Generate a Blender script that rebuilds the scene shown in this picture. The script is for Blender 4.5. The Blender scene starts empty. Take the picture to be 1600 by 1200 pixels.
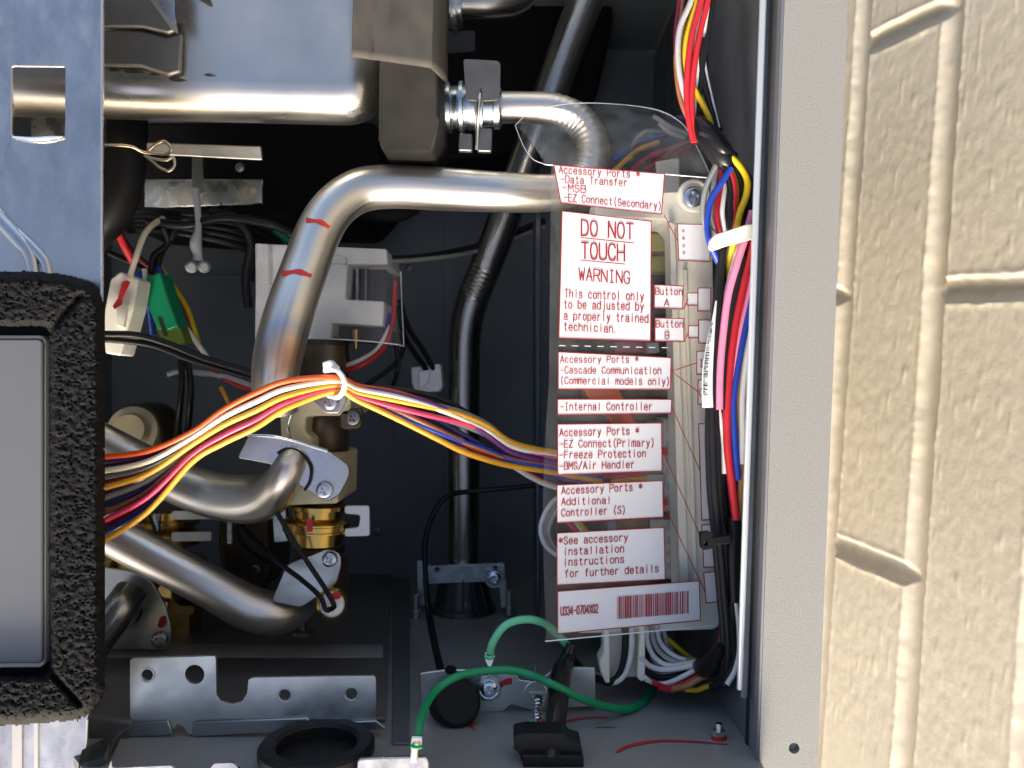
import bpy, bmesh, math, random
from mathutils import Vector, Matrix, noise as mn
from mathutils.bvhtree import BVHTree
random.seed(7)
C = bpy.context.scene.collection
scn = bpy.context.scene
R = math.radians
# ---------------------------------------------------------------- camera, sky, sun, exposure
F = 1250.0          # focal length in pixels of the 1600 x 1200 photograph
H = 0.74            # height of the camera over the ground; the open heater lies on its back
cam_d = bpy.data.cameras.new('camera'); cam = bpy.data.objects.new('camera', cam_d); C.objects.link(cam)
cam.location = (0, 0, H); cam_d.sensor_width = 36; cam_d.lens = 36 * F / 1600
cam_d.clip_start = 0.01; cam_d.clip_end = 200
cam_d.dof.use_dof = True; cam_d.dof.focus_distance = 0.372; cam_d.dof.aperture_fstop = 13.0
scn.camera = cam
SUN_EL, SUN_AZ = 20, 265      # degrees; azimuth measured in the ground plane from +X, counter-clockwise
wd = bpy.data.worlds.new('World'); scn.world = wd; wd.use_nodes = True
nt = wd.node_tree; bg = nt.nodes['Background']
sky = nt.nodes.new('ShaderNodeTexSky'); sky.sky_type = 'NISHITA'; sky.sun_disc = False
sky.sun_elevation = R(SUN_EL); sky.sun_rotation = R(90 - SUN_AZ); sky.air_density = .8; sky.dust_density = 6.0; sky.ozone_density = .4
nt.links.new(sky.outputs[0], bg.inputs[0]); bg.inputs[1].default_value = 0.15
sl = bpy.data.lights.new('sun', 'SUN'); so = bpy.data.objects.new('sun', sl); C.objects.link(so)
sl.energy = 2.2; sl.angle = R(13); sl.color = (1, .95, .86)
sv = Vector((math.cos(R(SUN_EL)) * math.cos(R(SUN_AZ)), math.cos(R(SUN_EL)) * math.sin(R(SUN_AZ)), math.sin(R(SUN_EL))))
so.rotation_euler = sv.to_track_quat('Z', 'Y').to_euler(); so.location = sv * 3
vs = scn.view_settings; vs.view_transform = 'Standard'; vs.look = 'None'; vs.gamma = 1; vs.exposure = 1.5
vs.use_curve_mapping = False

# ---------------------------------------------------------------- helpers
def P(x, y, d): return Vector(((x - 800) * d / F, (600 - y) * d / F, H - d))
WL = {}
def tag(o, label=None, cat=None, group=None, kind=None):
    if label: o['label'] = label
    if cat: o['category'] = cat
    if group: o['group'] = group
    if kind: o['kind'] = kind
    return o
def thing(name, label, cat, loc=(0, 0, 0), group=None):
    o = bpy.data.objects.new(name, None); C.objects.link(o); o.location = loc; o.empty_display_size = .01
    WL[o.name] = Vector(loc); return tag(o, label, cat, group)
def obj(name, bm, m, parent=None, bevel=0, label=None, sharp=38, seg=2, smooth=True):
    me = bpy.data.meshes.new(name)
    if parent is not None:
        L = WL[parent.name]
        for v in bm.verts: v.co -= L
    bmesh.ops.recalc_face_normals(bm, faces=bm.faces)
    bm.to_mesh(me); bm.free()
    if m: me.materials.append(m)
    if smooth:
        me.shade_smooth(); me.set_sharp_from_angle(angle=R(sharp))
    o = bpy.data.objects.new(name, me); C.objects.link(o)
    if parent is not None: o.parent = parent; WL[o.name] = WL[parent.name]
    else: WL[o.name] = Vector((0, 0, 0))
    if bevel:
        b = o.modifiers.new('bevel', 'BEVEL'); b.width = bevel; b.segments = seg; b.limit_method = 'ANGLE'; b.angle_limit = R(35)
    if label: o['label'] = label
    return o
def cr(pts, n=10):
    """Catmull-Rom through tuples of numbers"""
    if len(pts) < 3:
        a, b = pts[0], pts[-1]
        return [tuple(p + (q - p) * k / n for p, q in zip(a, b)) for k in range(n + 1)]
    Q = [tuple(2 * a - b for a, b in zip(pts[0], pts[1]))] + list(pts) + [tuple(2 * a - b for a, b in zip(pts[-1], pts[-2]))]
    out = []
    for i in range(1, len(Q) - 2):
        p0, p1, p2, p3 = Q[i - 1:i + 3]
        for k in range(n):
            t = k / n
            out.append(tuple(.5 * (2 * b + (c - a) * t + (2 * a - 5 * b + 4 * c - e) * t * t + (3 * b - a - 3 * c + e) * t ** 3)
                             for a, b, c, e in zip(p0, p1, p2, p3)))
    out.append(tuple(pts[-1])); return out
def sweep(bm, vs3, rs, k=14, cap=True):
    n = len(vs3); T = []
    for i in range(n):
        t = vs3[min(i + 1, n - 1)] - vs3[max(i - 1, 0)]
        T.append(t.normalized() if t.length > 1e-9 else Vector((0, 0, 1)))
    a = T[0].orthogonal().normalized(); rings = []; L = 0; Ls = []
    uv = bm.loops.layers.uv.verify()
    for i in range(n):
        if i:
            L += (vs3[i] - vs3[i - 1]).length
            a = (T[i - 1].rotation_difference(T[i]) @ a); a = (a - T[i] * a.dot(T[i])).normalized()
        b = T[i].cross(a); Ls.append(L)
        rings.append([bm.verts.new(vs3[i] + (a * math.cos(2 * math.pi * j / k) + b * math.sin(2 * math.pi * j / k)) * rs[i]) for j in range(k)])
    for i in range(n - 1):
        for j in range(k):
            f = bm.faces.new((rings[i][j], rings[i][(j + 1) % k], rings[i + 1][(j + 1) % k], rings[i + 1][j]))
            for l, (u, w) in zip(f.loops, ((Ls[i], j), (Ls[i], j + 1), (Ls[i + 1], j + 1), (Ls[i + 1], j))):
                l[uv].uv = (u, w / k)
    if cap:
        bm.faces.new(rings[0][::-1]); bm.faces.new(rings[-1])
def tube(pts, r=None, n=10, k=14, bm=None, wob=None):
    """pts: (x, y, depth[, r_px]); r in pixels at that depth"""
    bm = bm or bmesh.new()
    q = cr([p if len(p) == 4 else (*p, r) for p in pts], n)
    V = [P(*p[:3]) for p in q]; rs = [p[3] * p[2] / F for p in q]
    if wob: rs = [a * wob(i / len(q)) for i, a in enumerate(rs)]
    sweep(bm, V, rs, k); return bm
def rnd(pts, r, n=4):
    """round the corners of a pixel polygon; r one number or a list"""
    out = []; N = len(pts)
    for i, p in enumerate(pts):
        ri = r[i] if isinstance(r, (list, tuple)) else r
        a, b = Vector(pts[i - 1][:2]), Vector(pts[(i + 1) % N][:2]); p = Vector(p[:2])
        if not ri: out.append(tuple(p)); continue
        da, db = (a - p), (b - p); t = min(ri, da.length * .49, db.length * .49)
        s, e = p + da.normalized() * t, p + db.normalized() * t
        for q in range(n + 1):
            u = q / n; out.append(tuple(s * (1 - u) ** 2 + p * 2 * u * (1 - u) + e * u * u))
    return out
def circ(cx, cy, rx, ry=None, n=24): return [(cx + rx * math.cos(2 * math.pi * i / n), cy + (ry or rx) * math.sin(2 * math.pi * i / n)) for i in range(n)]
def plate3(loops, off, bm=None):
    """planar polygon (first loop) with holes (other loops), points in space, extruded by vector off"""
    bm = bm or bmesh.new(); es = []; lv = []
    for lp in loops:
        v = [bm.verts.new(p) for p in lp]; lv.append(v)
        es += [bm.edges.new((v[i], v[(i + 1) % len(v)])) for i in range(len(v))]
    if len(loops) == 1: fs = [bm.faces.new(lv[0])]
    else:
        g = bmesh.ops.triangle_fill(bm, edges=es, use_beauty=True); fs = [x for x in g['geom'] if isinstance(x, bmesh.types.BMFace)]
    ex = bmesh.ops.extrude_face_region(bm, geom=fs, use_keep_orig=True)
    bmesh.ops.translate(bm, verts=[x for x in ex['geom'] if isinstance(x, bmesh.types.BMVert)], vec=off)
    return bm
def plate(loop, d, t, holes=(), bm=None):
    """pixel polygon facing the camera at depth d (or a function of x, y), t thick"""
    D = d if callable(d) else (lambda x, y: d)
    return plate3([[P(x, y, D(x, y)) for x, y in lp] for lp in [loop, *holes]], Vector((0, 0, -t)), bm)
def hexa(a, b, bm=None):
    """block between two lists of four points"""
    bm = bm or bmesh.new(); A = [bm.verts.new(p) for p in a]; B = [bm.verts.new(p) for p in b]
    bm.faces.new(A); bm.faces.new(B[::-1])
    for i in range(4): bm.faces.new((A[i], B[i], B[(i + 1) % 4], A[(i + 1) % 4]))
    return bm
def box(x0, y0, x1, y1, d0, d1, bm=None):
    """block whose front face fills the pixel box at depth d0, straight back to depth d1"""
    a = [P(x, y, d0) for x, y in ((x0, y0), (x1, y0), (x1, y1), (x0, y1))]
    return hexa(a, [p - Vector((0, 0, d1 - d0)) for p in a], bm)
def lathe(p0, p1, prof, k=28, bm=None):
    """prof: (t 0..1 along p0-p1, radius)"""
    bm = bm or bmesh.new(); ax = (p1 - p0); n = ax.normalized(); a = n.orthogonal().normalized(); b = n.cross(a); rings = []
    for t, r in prof:
        c = p0 + ax * t
        rings.append([bm.verts.new(c + (a * math.cos(2 * math.pi * j / k) + b * math.sin(2 * math.pi * j / k)) * max(r, 1e-5)) for j in range(k)])
    for i in range(len(rings) - 1):
        for j in range(k): bm.faces.new((rings[i][j], rings[i][(j + 1) % k], rings[i + 1][(j + 1) % k], rings[i + 1][j]))
    bm.faces.new(rings[0][::-1]); bm.faces.new(rings[-1]); return bm
def frame_to(axis):
    return Vector(axis).normalized().to_track_quat('Z', 'Y').to_matrix().to_4x4()
def screw_bm(c, r, axis=(0, 0, 1), turn=.3, washer=True, h=None):
    """pan head with a real cross recess"""
    bm = bmesh.new(); h = h or r * .55; n = 24
    cir = [(r * .72 * math.cos(2 * math.pi * i / n), r * .72 * math.sin(2 * math.pi * i / n)) for i in range(n)]
    w, l = r * .13, r * .5
    pl = [(w, w), (w, l), (-w, l), (-w, w), (-l, w), (-l, -w), (-w, -w), (-w, -l), (w, -l), (w, -w), (l, -w), (l, w)]
    A = [bm.verts.new((x, y, h)) for x, y in cir]; Bv = [bm.verts.new((x, y, h)) for x, y in pl]
    es = [bm.edges.new((v[i], v[(i + 1) % len(v)])) for v in (A, Bv) for i in range(len(v))]
    bmesh.ops.triangle_fill(bm, edges=es, use_beauty=True)
    fl = [bm.verts.new((x * .75, y * .75, h * .25)) for x, y in pl]
    for i in range(12): bm.faces.new((Bv[i], Bv[(i + 1) % 12], fl[(i + 1) % 12], fl[i]))
    bm.faces.new(fl)
    prev = A
    for rr, z in ((.93, .78), (1, .45), (1, 0)) + (((1.35, 0), (1.38, -.12), (1.38, -.3)) if washer else ()):
        ring = [bm.verts.new((x / .72 * rr, y / .72 * rr, h * z)) for x, y in cir]
        for i in range(n): bm.faces.new((prev[i], prev[(i + 1) % n], ring[(i + 1) % n], ring[i]))
        prev = ring
    bm.faces.new(prev)
    M = Matrix.Translation(c) @ frame_to(axis) @ Matrix.Rotation(turn, 4, 'Z')
    bmesh.ops.transform(bm, matrix=M, verts=bm.verts); return bm
def screw(parent, x, y, d, rpx, m, turn=.3, washer=False, name='screw', axis=(0, 0, 1), label=None):
    return obj(name, screw_bm(P(x, y, d), rpx * d / F, axis, turn, washer), m, parent, label=label)

# ---------------------------------------------------------------- materials
MC = {}
def mat(name, col, metal=0, rough=.5, bump=0, bscale=200, var=0, vscale=20, rvar=0, rscale=60, stretch=None, spec=.5, coat=0, tint=None, aniso=0, uv=False, detail=4):
    if name in MC: return MC[name]
    m = bpy.data.materials.new(name); m.use_nodes = True; N = m.node_tree.nodes; L = m.node_tree.links; b = N['Principled BSDF']
    b.inputs['Base Color'].default_value = (*col, 1); b.inputs['Metallic'].default_value = metal; b.inputs['Roughness'].default_value = rough
    b.inputs['Specular IOR Level'].default_value = spec; b.inputs['Coat Weight'].default_value = coat; b.inputs['Anisotropic'].default_value = aniso
    tc = N.new('ShaderNodeTexCoord'); mp = N.new('ShaderNodeMapping'); L.new(tc.outputs['UV' if uv else 'Object'], mp.inputs[0])
    if stretch: mp.inputs['Scale'].default_value = stretch
    def nz(sc, det=detail):
        t = N.new('ShaderNodeTexNoise'); t.inputs['Scale'].default_value = sc; t.inputs['Detail'].default_value = det; L.new(mp.outputs[0], t.inputs['Vector']); return t
    if var:
        t = nz(vscale); r = N.new('ShaderNodeValToRGB'); L.new(t.outputs['Fac'], r.inputs[0])
        c2 = tint or tuple(min(1, c * (1 + var)) for c in col); c1 = tuple(c * (1 - var) for c in col)
        r.color_ramp.elements[0].position = .3; r.color_ramp.elements[1].position = .7
        r.color_ramp.elements[0].color = (*c1, 1); r.color_ramp.elements[1].color = (*c2, 1); L.new(r.outputs[0], b.inputs['Base Color'])
    if rvar:
        t = nz(rscale); r = N.new('ShaderNodeMapRange'); L.new(t.outputs['Fac'], r.inputs[0]); r.inputs[1].default_value = .3; r.inputs[2].default_value = .7
        r.inputs[3].default_value = max(.03, rough - rvar); r.inputs[4].default_value = rough + rvar; L.new(r.outputs[0], b.inputs['Roughness'])
    if bump:
        t = nz(bscale, 6); u = N.new('ShaderNodeBump'); u.inputs['Strength'].default_value = bump; u.inputs['Distance'].default_value = .0006
        L.new(t.outputs['Fac'], u.inputs['Height']); L.new(u.outputs[0], b.inputs['Normal'])
    MC[name] = m; return m
def plastic(name, col, rough=.42): return mat(name, col, 0, rough, .04, 900, .06, 90, .06, 300, spec=.22 if max(col) < .05 else .5)
ST = mat('brushed stainless', (.72, .68, .62), 1, .38, .06, 60, .10, 26, .08, 40, stretch=(.5, 1.1, 1), uv=True)
ST2 = mat('dark stainless', (.38, .375, .36), 1, .30, .05, 60, .12, 20, .08, 40, stretch=(.5, 1.1, 1), uv=True)
SHELL = mat('stainless shell', (.66, .635, .59), 1, .33, .55, 9, .10, 18, .09, 22)
ZINC = mat('zinc plated steel', (.60, .66, .70), 1, .28, .05, 260, .12, 70, .09, 120)
ZINCW = mat('worn zinc plate', (.55, .54, .54), 1, .29, .10, 420, .13, 42, .10, 160, stretch=(1, .6, 1))
GALV = mat('galvanised steel', (.58, .60, .58), 1, .40, .08, 200, .14, 60, .08, 100)
PAINT = mat('light grey enamel', (.255, .257, .25), .15, .42, .22, 1500, .07, 1100, .04, 300)
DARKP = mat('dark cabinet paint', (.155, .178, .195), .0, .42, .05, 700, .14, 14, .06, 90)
FLOORP = mat('grey cabinet paint', (.25, .248, .245), .1, .45, .06, 900, .05, 60, .05, 200)
BLACK = plastic('black rubber', (.009, .009, .0095), .5)
BLKV = plastic('black vinyl', (.008, .008, .009), .33)
BLKT = mat('black tape', (.008, .008, .009), 0, .3, .25, 160, spec=.3)
SCREW = mat('screw steel', (.62, .62, .62), 1, .25, .05, 400, .15, 200)
SCRB = mat('bright screw', (.72, .80, .88), 1, .16, .03, 300)
DSCR = mat('dark screw', (.26, .25, .24), 1, .35, .05, 300, .2, 300)
BRASS = mat('brass', (.62, .40, .11), 1, .25, .06, 200, .22, 40)
BODY = mat('cast valve body', (.60, .53, .33), 0, .42, .08, 200, .18, 60)
DBODY = mat('dark valve bronze', (.11, .085, .055), .6, .4, .08, 200, .3, 60)
CREAM = mat('cream plastic', (.88, .84, .72), 0, .38, .05, 500, .05, 40)
WHITE = plastic('white plastic', (.88, .87, .83), .34)
NATW = plastic('natural nylon', (.78, .77, .74), .3)
CLIP = mat('clip steel', (.16, .155, .15), .85, .42, .06, 300, .12, 120)
WRAP = mat('grey insulation wrap', (.060, .056, .051), 0, .7, .22, 90, .16, 30, spec=.2, stretch=(1.4, .5, 1))
FOAMD = mat('charcoal insulation foam', (.016, .0155, .015), 0, .75, .3, 130, .25, 60, spec=.15)
RED = mat('red paint pen', (.42, .015, .02), 0, .5)
REDB = mat('bright red paint pen', (.60, .03, .025), 0, .5)
WC = {'orange': (.74, .10, .018), 'black': (.014, .014, .016), 'cream': (.80, .73, .55), 'grey': (.24, .245, .235), 'yellow': (.72, .35, .03), 'navy': (.03, .03, .14), 'brown': (.30, .105, .055),
      'red': (.47, .02, .03), 'pink': (.66, .05, .13), 'purple': (.13, .035, .19), 'blue': (.02, .055, .38), 'white': (.74, .74, .72), 'light pink': (.86, .26, .42), 'lemon': (.66, .45, .012),
      'green': (.01, .26, .10), 'light green': (.16, .60, .31), 'maroon': (.12, .01, .025), 'pale grey': (.40, .41, .41), 'tan': (.34, .17, .06)}
def wm(c): return mat('wire ' + c, WC[c], 0, .38, .05, 500, .10, 45, .08, 90, spec=.25 if c == 'black' else .4)

# ---------------------------------------------------------------- block wall and ground
def wall():
    E = Vector((-.283, .08, -1)); V = Vector((.068, 1, 0)).normalized(); Nn = V.cross(E).normalized()
    O = P(1460, 454, .557)
    def steps(a, b, c, d, fine, coarse):
        out = []; x = a
        while x < b: out.append(x); x += coarse
        x = b
        while x < c: out.append(x); x += fine
        x = c
        while x <= d + 1e-6: out.append(x); x += coarse
        return out
    U = steps(-1.2, -.34, .34, 1.2, .0013, .05); Tt = steps(-1.5, -.125, .16, .185, .0011, .0125)
    ch, L = .089, .40
    def h(u, t):
        z = Vector((u * 1, t * 1.04, 0))
        if u < -.36 or u > .36 or t < -.13: return 0
        w1 = .0006 * mn.noise(z * 90) + .0011 * mn.noise(z * 25 + Vector((3, 1, 0)))
        row = math.floor(t / ch); tt = t - row * ch; dj = min(tt, ch - tt)
        off = 0 if row % 2 else L / 2
        uu = (u + off) % L; dh = min(uu, L - uu)
        def g(q, wd, dp):
            q = abs(q + w1); return -dp * (1 - (q / wd) ** 2.2) if q < wd else 0
        rag = .0003 * mn.noise(z * 160) + .0007 * mn.noise(z * 42 + Vector((9, 2, 0)))
        gr = min(g(dj + rag, .0092, .0060), g(dh + rag, .0085, .0068))
        rim = .0004 * math.exp(-((min(dj, dh) - .0095) / .0022) ** 2) * (1 + mn.noise(z * 170))
        skin = .00018 * mn.fractal(Vector((u * 95, t * 150, 0)), .9, 2.1, 4) + .0008 * mn.noise(z * 9)
        dr = max(0, mn.noise(Vector((u * 60, t * 240, 7))) - .32) * .0010
        return gr + rim + skin + dr
    bm = bmesh.new(); G = [[bm.verts.new(O + V * u + E * t + Nn * h(u, t)) for u in U] for t in Tt]
    for i in range(len(Tt) - 1):
        for j in range(len(U) - 1): bm.faces.new((G[i][j], G[i][j + 1], G[i + 1][j + 1], G[i + 1][j]))
    rim = G[0] + [r[-1] for r in G[1:]] + G[-1][::-1][1:] + [r[0] for r in G[::-1][1:-1]]
    bk = [bm.verts.new(v.co - Nn * .10) for v in rim]
    for i in range(len(rim)): bm.faces.new((rim[i], bk[i], bk[(i + 1) % len(rim)], rim[(i + 1) % len(rim)]))
    m = mat('painted block', (.58, .53, .43), 0, .5, .16, 420, .05, 120, .06, 200, detail=6)
    t = thing('block_wall', 'cream painted concrete block wall beside the open heater cabinet', 'wall', O + E * .183)
    obj('masonry', bm, m, t, sharp=80)
wall()
bm = bmesh.new(); bmesh.ops.create_grid(bm, x_segments=2, y_segments=2, size=30)
tag(obj('ground', bm, mat('concrete ground', (.34, .31, .27), 0, .8, .3, 120, .15, 6)), kind='structure')

# ---------------------------------------------------------------- heater cabinet
cab = thing('heater_cabinet', 'open light grey sheet metal cabinet with dark painted interior', 'cabinet', P(700, 600, .66))
YF = -195.0                       # bottom wall: F * height below the view axis
def fy(d, dy=0): return 600 + (195 + dy) / d
XI0, XI1 = 1226, 1186              # inner edge of the flange at y = 0 and y = 1200, depth .33
def xin(y): return XI0 + (XI1 - XI0) * y / 1200
def lean(y, dx): return xin(y) + dx
# back and side walls
top, bot = -420, 1190
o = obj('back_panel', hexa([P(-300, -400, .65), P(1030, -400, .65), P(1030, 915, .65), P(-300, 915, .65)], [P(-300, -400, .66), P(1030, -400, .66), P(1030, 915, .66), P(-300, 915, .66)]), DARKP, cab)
def side_pts(dx, d): 
    out = []
    for y in (top, bot):
        p = P(lean(y, dx), y, .33); out.append(Vector((p.x, p.y, H - d)))
    return out
a, b = side_pts(0, .333), side_pts(0, .66); a2, b2 = side_pts(10, .333), side_pts(10, .66)
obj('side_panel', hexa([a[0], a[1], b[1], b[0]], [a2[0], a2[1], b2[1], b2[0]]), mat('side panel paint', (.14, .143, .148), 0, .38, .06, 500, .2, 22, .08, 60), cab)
fl = [(lean(top, 0), top), (lean(top, 108), top), (1275 - (1275 - 1275), 1240), (lean(1240, 0), 1240)]
fl = [(lean(top, 0) , top), (1342, top), (1276, 1230), (lean(1230, 0), 1230)]
flo = obj('front_flange', plate(rnd(fl, 3), .33, .004, [circ(1241, 1169, 8.5)]), PAINT, cab, bevel=.0012, seg=3)
oa = [Vector((P(x, y, .33).x, P(x, y, .33).y, H - .334)) for x, y in ((1341, top), (1275, 1228))]
obj('outer_side', hexa([oa[0], oa[1], oa[1] - Vector((0, 0, .33)), oa[0] - Vector((0, 0, .33))], [q - Vector((.002, 0, z)) for q, z in ((oa[0], 0), (oa[1], 0), (oa[1], .33), (oa[0], .33))]), PAINT, cab)
obj('flange_return', plate([(lean(top, -4), top), (lean(top, 1), top), (lean(1230, 1), 1230), (lean(1230, -4), 1230)], .3312, .006), mat('lavender grey enamel', (.20, .20, .215), .15, .4), cab, bevel=.0008)
obj('clip_nut', lathe(P(1241, 1169, .334), P(1241, 1169, .345), [(0, 8.6 * .33 / F), (.01, 6.2 * .33 / F), (1, 6 * .33 / F)]), DSCR, cab)
# bottom wall
def fp(x, d, dy=0): p = P(x, 600, d); return Vector((p.x, YF / F - dy, H - d))
def floor_slab(x0f, x1f, x0b, x1b, d0, d1, th=.004, up=0): 
    A = [fp(x0f, d0, -up), fp(x1f, d0, -up), fp(x1b, d1, -up), fp(x0b, d1, -up)]
    return hexa(A, [p - Vector((0, th, 0)) for p in A])
obj('bottom_panel', floor_slab(138, xin(1190) + 14, -100, 1035, .318, .66), mat('scuffed grey paint', (.23, .23, .225), .1, .42, .05, 900, .06, 30, .1, 18), cab)
obj('left_tray', floor_slab(60, 603, -60, 612, .368, .645, .002, .0025), mat('dark tray paint', (.12, .112, .106), .2, .5, .06, 500, .15, 30), cab, bevel=.0006)
obj('tray_rib', hexa([fp(30, .452, -.0045), fp(598, .452, -.0045), fp(598, .466, -.0045), fp(30, .466, -.0045)], [fp(30, .448, -.0024), fp(600, .448, -.0024), fp(600, .470, -.0024), fp(30, .470, -.0024)]), FLOORP, cab, bevel=.001)
obj('floor_seam', hexa([fp(612, .345, -.0012), fp(640, .345, -.0012), fp(640, .640, -.0012), fp(614, .640, -.0012)], [fp(612, .345), fp(640, .345), fp(640, .640), fp(614, .640)]), mat('seam paint', (.10, .115, .115), .2, .45, .06, 500), cab, bevel=.0005)
tp = [(-300, -420), (1238, -420)]
pt = [P(-420, top, .333), P(1240, top, .333)]
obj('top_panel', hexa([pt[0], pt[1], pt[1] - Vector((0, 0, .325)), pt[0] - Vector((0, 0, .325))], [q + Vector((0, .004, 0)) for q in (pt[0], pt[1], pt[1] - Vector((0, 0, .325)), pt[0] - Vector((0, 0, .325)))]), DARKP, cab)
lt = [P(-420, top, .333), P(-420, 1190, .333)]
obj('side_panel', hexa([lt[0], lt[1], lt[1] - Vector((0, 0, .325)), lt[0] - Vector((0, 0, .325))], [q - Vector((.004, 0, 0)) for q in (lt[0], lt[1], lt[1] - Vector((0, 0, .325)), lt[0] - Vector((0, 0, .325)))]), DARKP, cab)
# pen marks on the bottom wall
def floor_line(pts, w, up=.0004):
    bm = bmesh.new(); q = cr(pts, 8); V = [fp(x, 195.0 / (y - 600), -up) for x, y in q]
    prev = None
    for i, p in enumerate(V):
        t = (V[min(i + 1, len(V) - 1)] - V[max(0, i - 1)]).normalized(); s = Vector((t.z, 0, -t.x)) * w * (.5 + .5 * math.sin(math.pi * min(1, .12 + i / len(V))))
        r = (bm.verts.new(p + s), bm.verts.new(p - s))
        if prev: bm.faces.new((prev[0], r[0], r[1], prev[1]))
        prev = r
    return bm
obj('pen_mark', floor_line([(963, 1176), (985, 1166), (1025, 1159), (1070, 1159), (1137, 1164)], .0011), RED, cab)
obj('pen_mark', floor_line([(880, 1129), (910, 1123), (950, 1121)], .0010), RED, cab)
obj('pen_mark', floor_line([(743, 1130), (736, 1135), (741, 1141)], .0008), RED, cab)
obj('embossed_line', floor_line([(928, 1137), (962, 1137)], .0006), GALV, cab)
# zinc edge strip in front of the wiring and the dark navy strip next to it
def strip(xa0, xb0, xa1, xb1, y1, d, t, y0=-420, r=0):
    k0 = (y0 - 0) / 1200
    return plate(rnd([(xa0 + (xa0 - xa1) * -k0, y0), (xb0 + (xb0 - xb1) * -k0, y0), (xb1, y1), (xa1, y1)], [0, 0, r, r]), d, t)
es = thing('edge_strip', 'bright zinc plated edge strip running along the cabinet flange', 'metal strip', P(1180, 1080, .345))
obj('strip', strip(1189, 1200, 1152, 1161, 1080, .339, .002), mat('bright strip', (.62, .66, .68), .6, .42, .1, 300), es, bevel=.0008)
obj('backing_strip', strip(1198, 1205, 1157, 1169, 1093, .3415, .002, r=8), mat('strip steel', (.15, .17, .19), 1, .4, .15, 300, .15, 90), es, bevel=.0005)
sg = obj('gap_strip', strip(1203, 1222, 1165, 1190, 1230, .345, .003), mat('navy gap strip', (.010, .013, .018), 0, .7, .2, 500, .3, 700), cab)  # dark navy strip filling the gap beside the flange

# ---------------------------------------------------------------- left mounting plate, control box
mp_ = thing('mounting_plate', 'large blue reflecting zinc plate with a square cut-out, at the heater opening', 'metal plate', P(60, 900, .34))
pl = [(-260, -200), (161, -200), (160, 420), (158, 700), (147, 1080), (136, 1128), (131, 1260), (-260, 1260)]
obj('plate', plate(pl, .335, .0016, [rnd([(18, 104), (102, 105), (101, 215), (18, 213)], 4)]), ZINCW, mp_, bevel=.0004)
obj('edge_fold', tube([(159.5, -200, .3355), (159, 300, .3355), (157.5, 690, .3355)], 2.2, k=8), mat('raw cut edge', (.85, .80, .66), 1, .3), mp_)
obj('edge_fold', tube([(136.5, 1124, .3355), (131.5, 1255, .3355)], 2.2, k=8), MC['raw cut edge'], mp_)
obj('rib', tube([(-90, 250, .3352, 13), (-20, 322, .3352, 13), (30, 375, .3352, 13), (48, 400, .3352, 11), (54, 430, .3352, 10)], k=16), ZINCW, mp_)
obj('rib', tube([(-90, 215, .3354, 9), (0, 335, .3354, 9), (50, 385, .3354, 9), (70, 408, .3354, 8), (76, 430, .3354, 8)], k=16), ZINCW, mp_)
obj('burr', tube([(20, 214, .334, 1.5), (50, 217, .3335, 3), (75, 216, .3335, 3.4), (98, 214, .334, 1.5)], k=8), mat('burr zinc', (.9, .92, .95), 1, .2), mp_)
obj('rib', plate(rnd([(19, 1120), (34, 1120), (34, 1260), (19, 1260)], 3), .3342, .001), mat('brass reflection tint', (.75, .68, .58), 1, .35), mp_)  # brass reflection on the zinc rib put into its colour
obj('rib', plate([(53, 1120), (59, 1120), (59, 1260), (53, 1260)], .3342, .001), MC['raw cut edge'], mp_)

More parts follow.
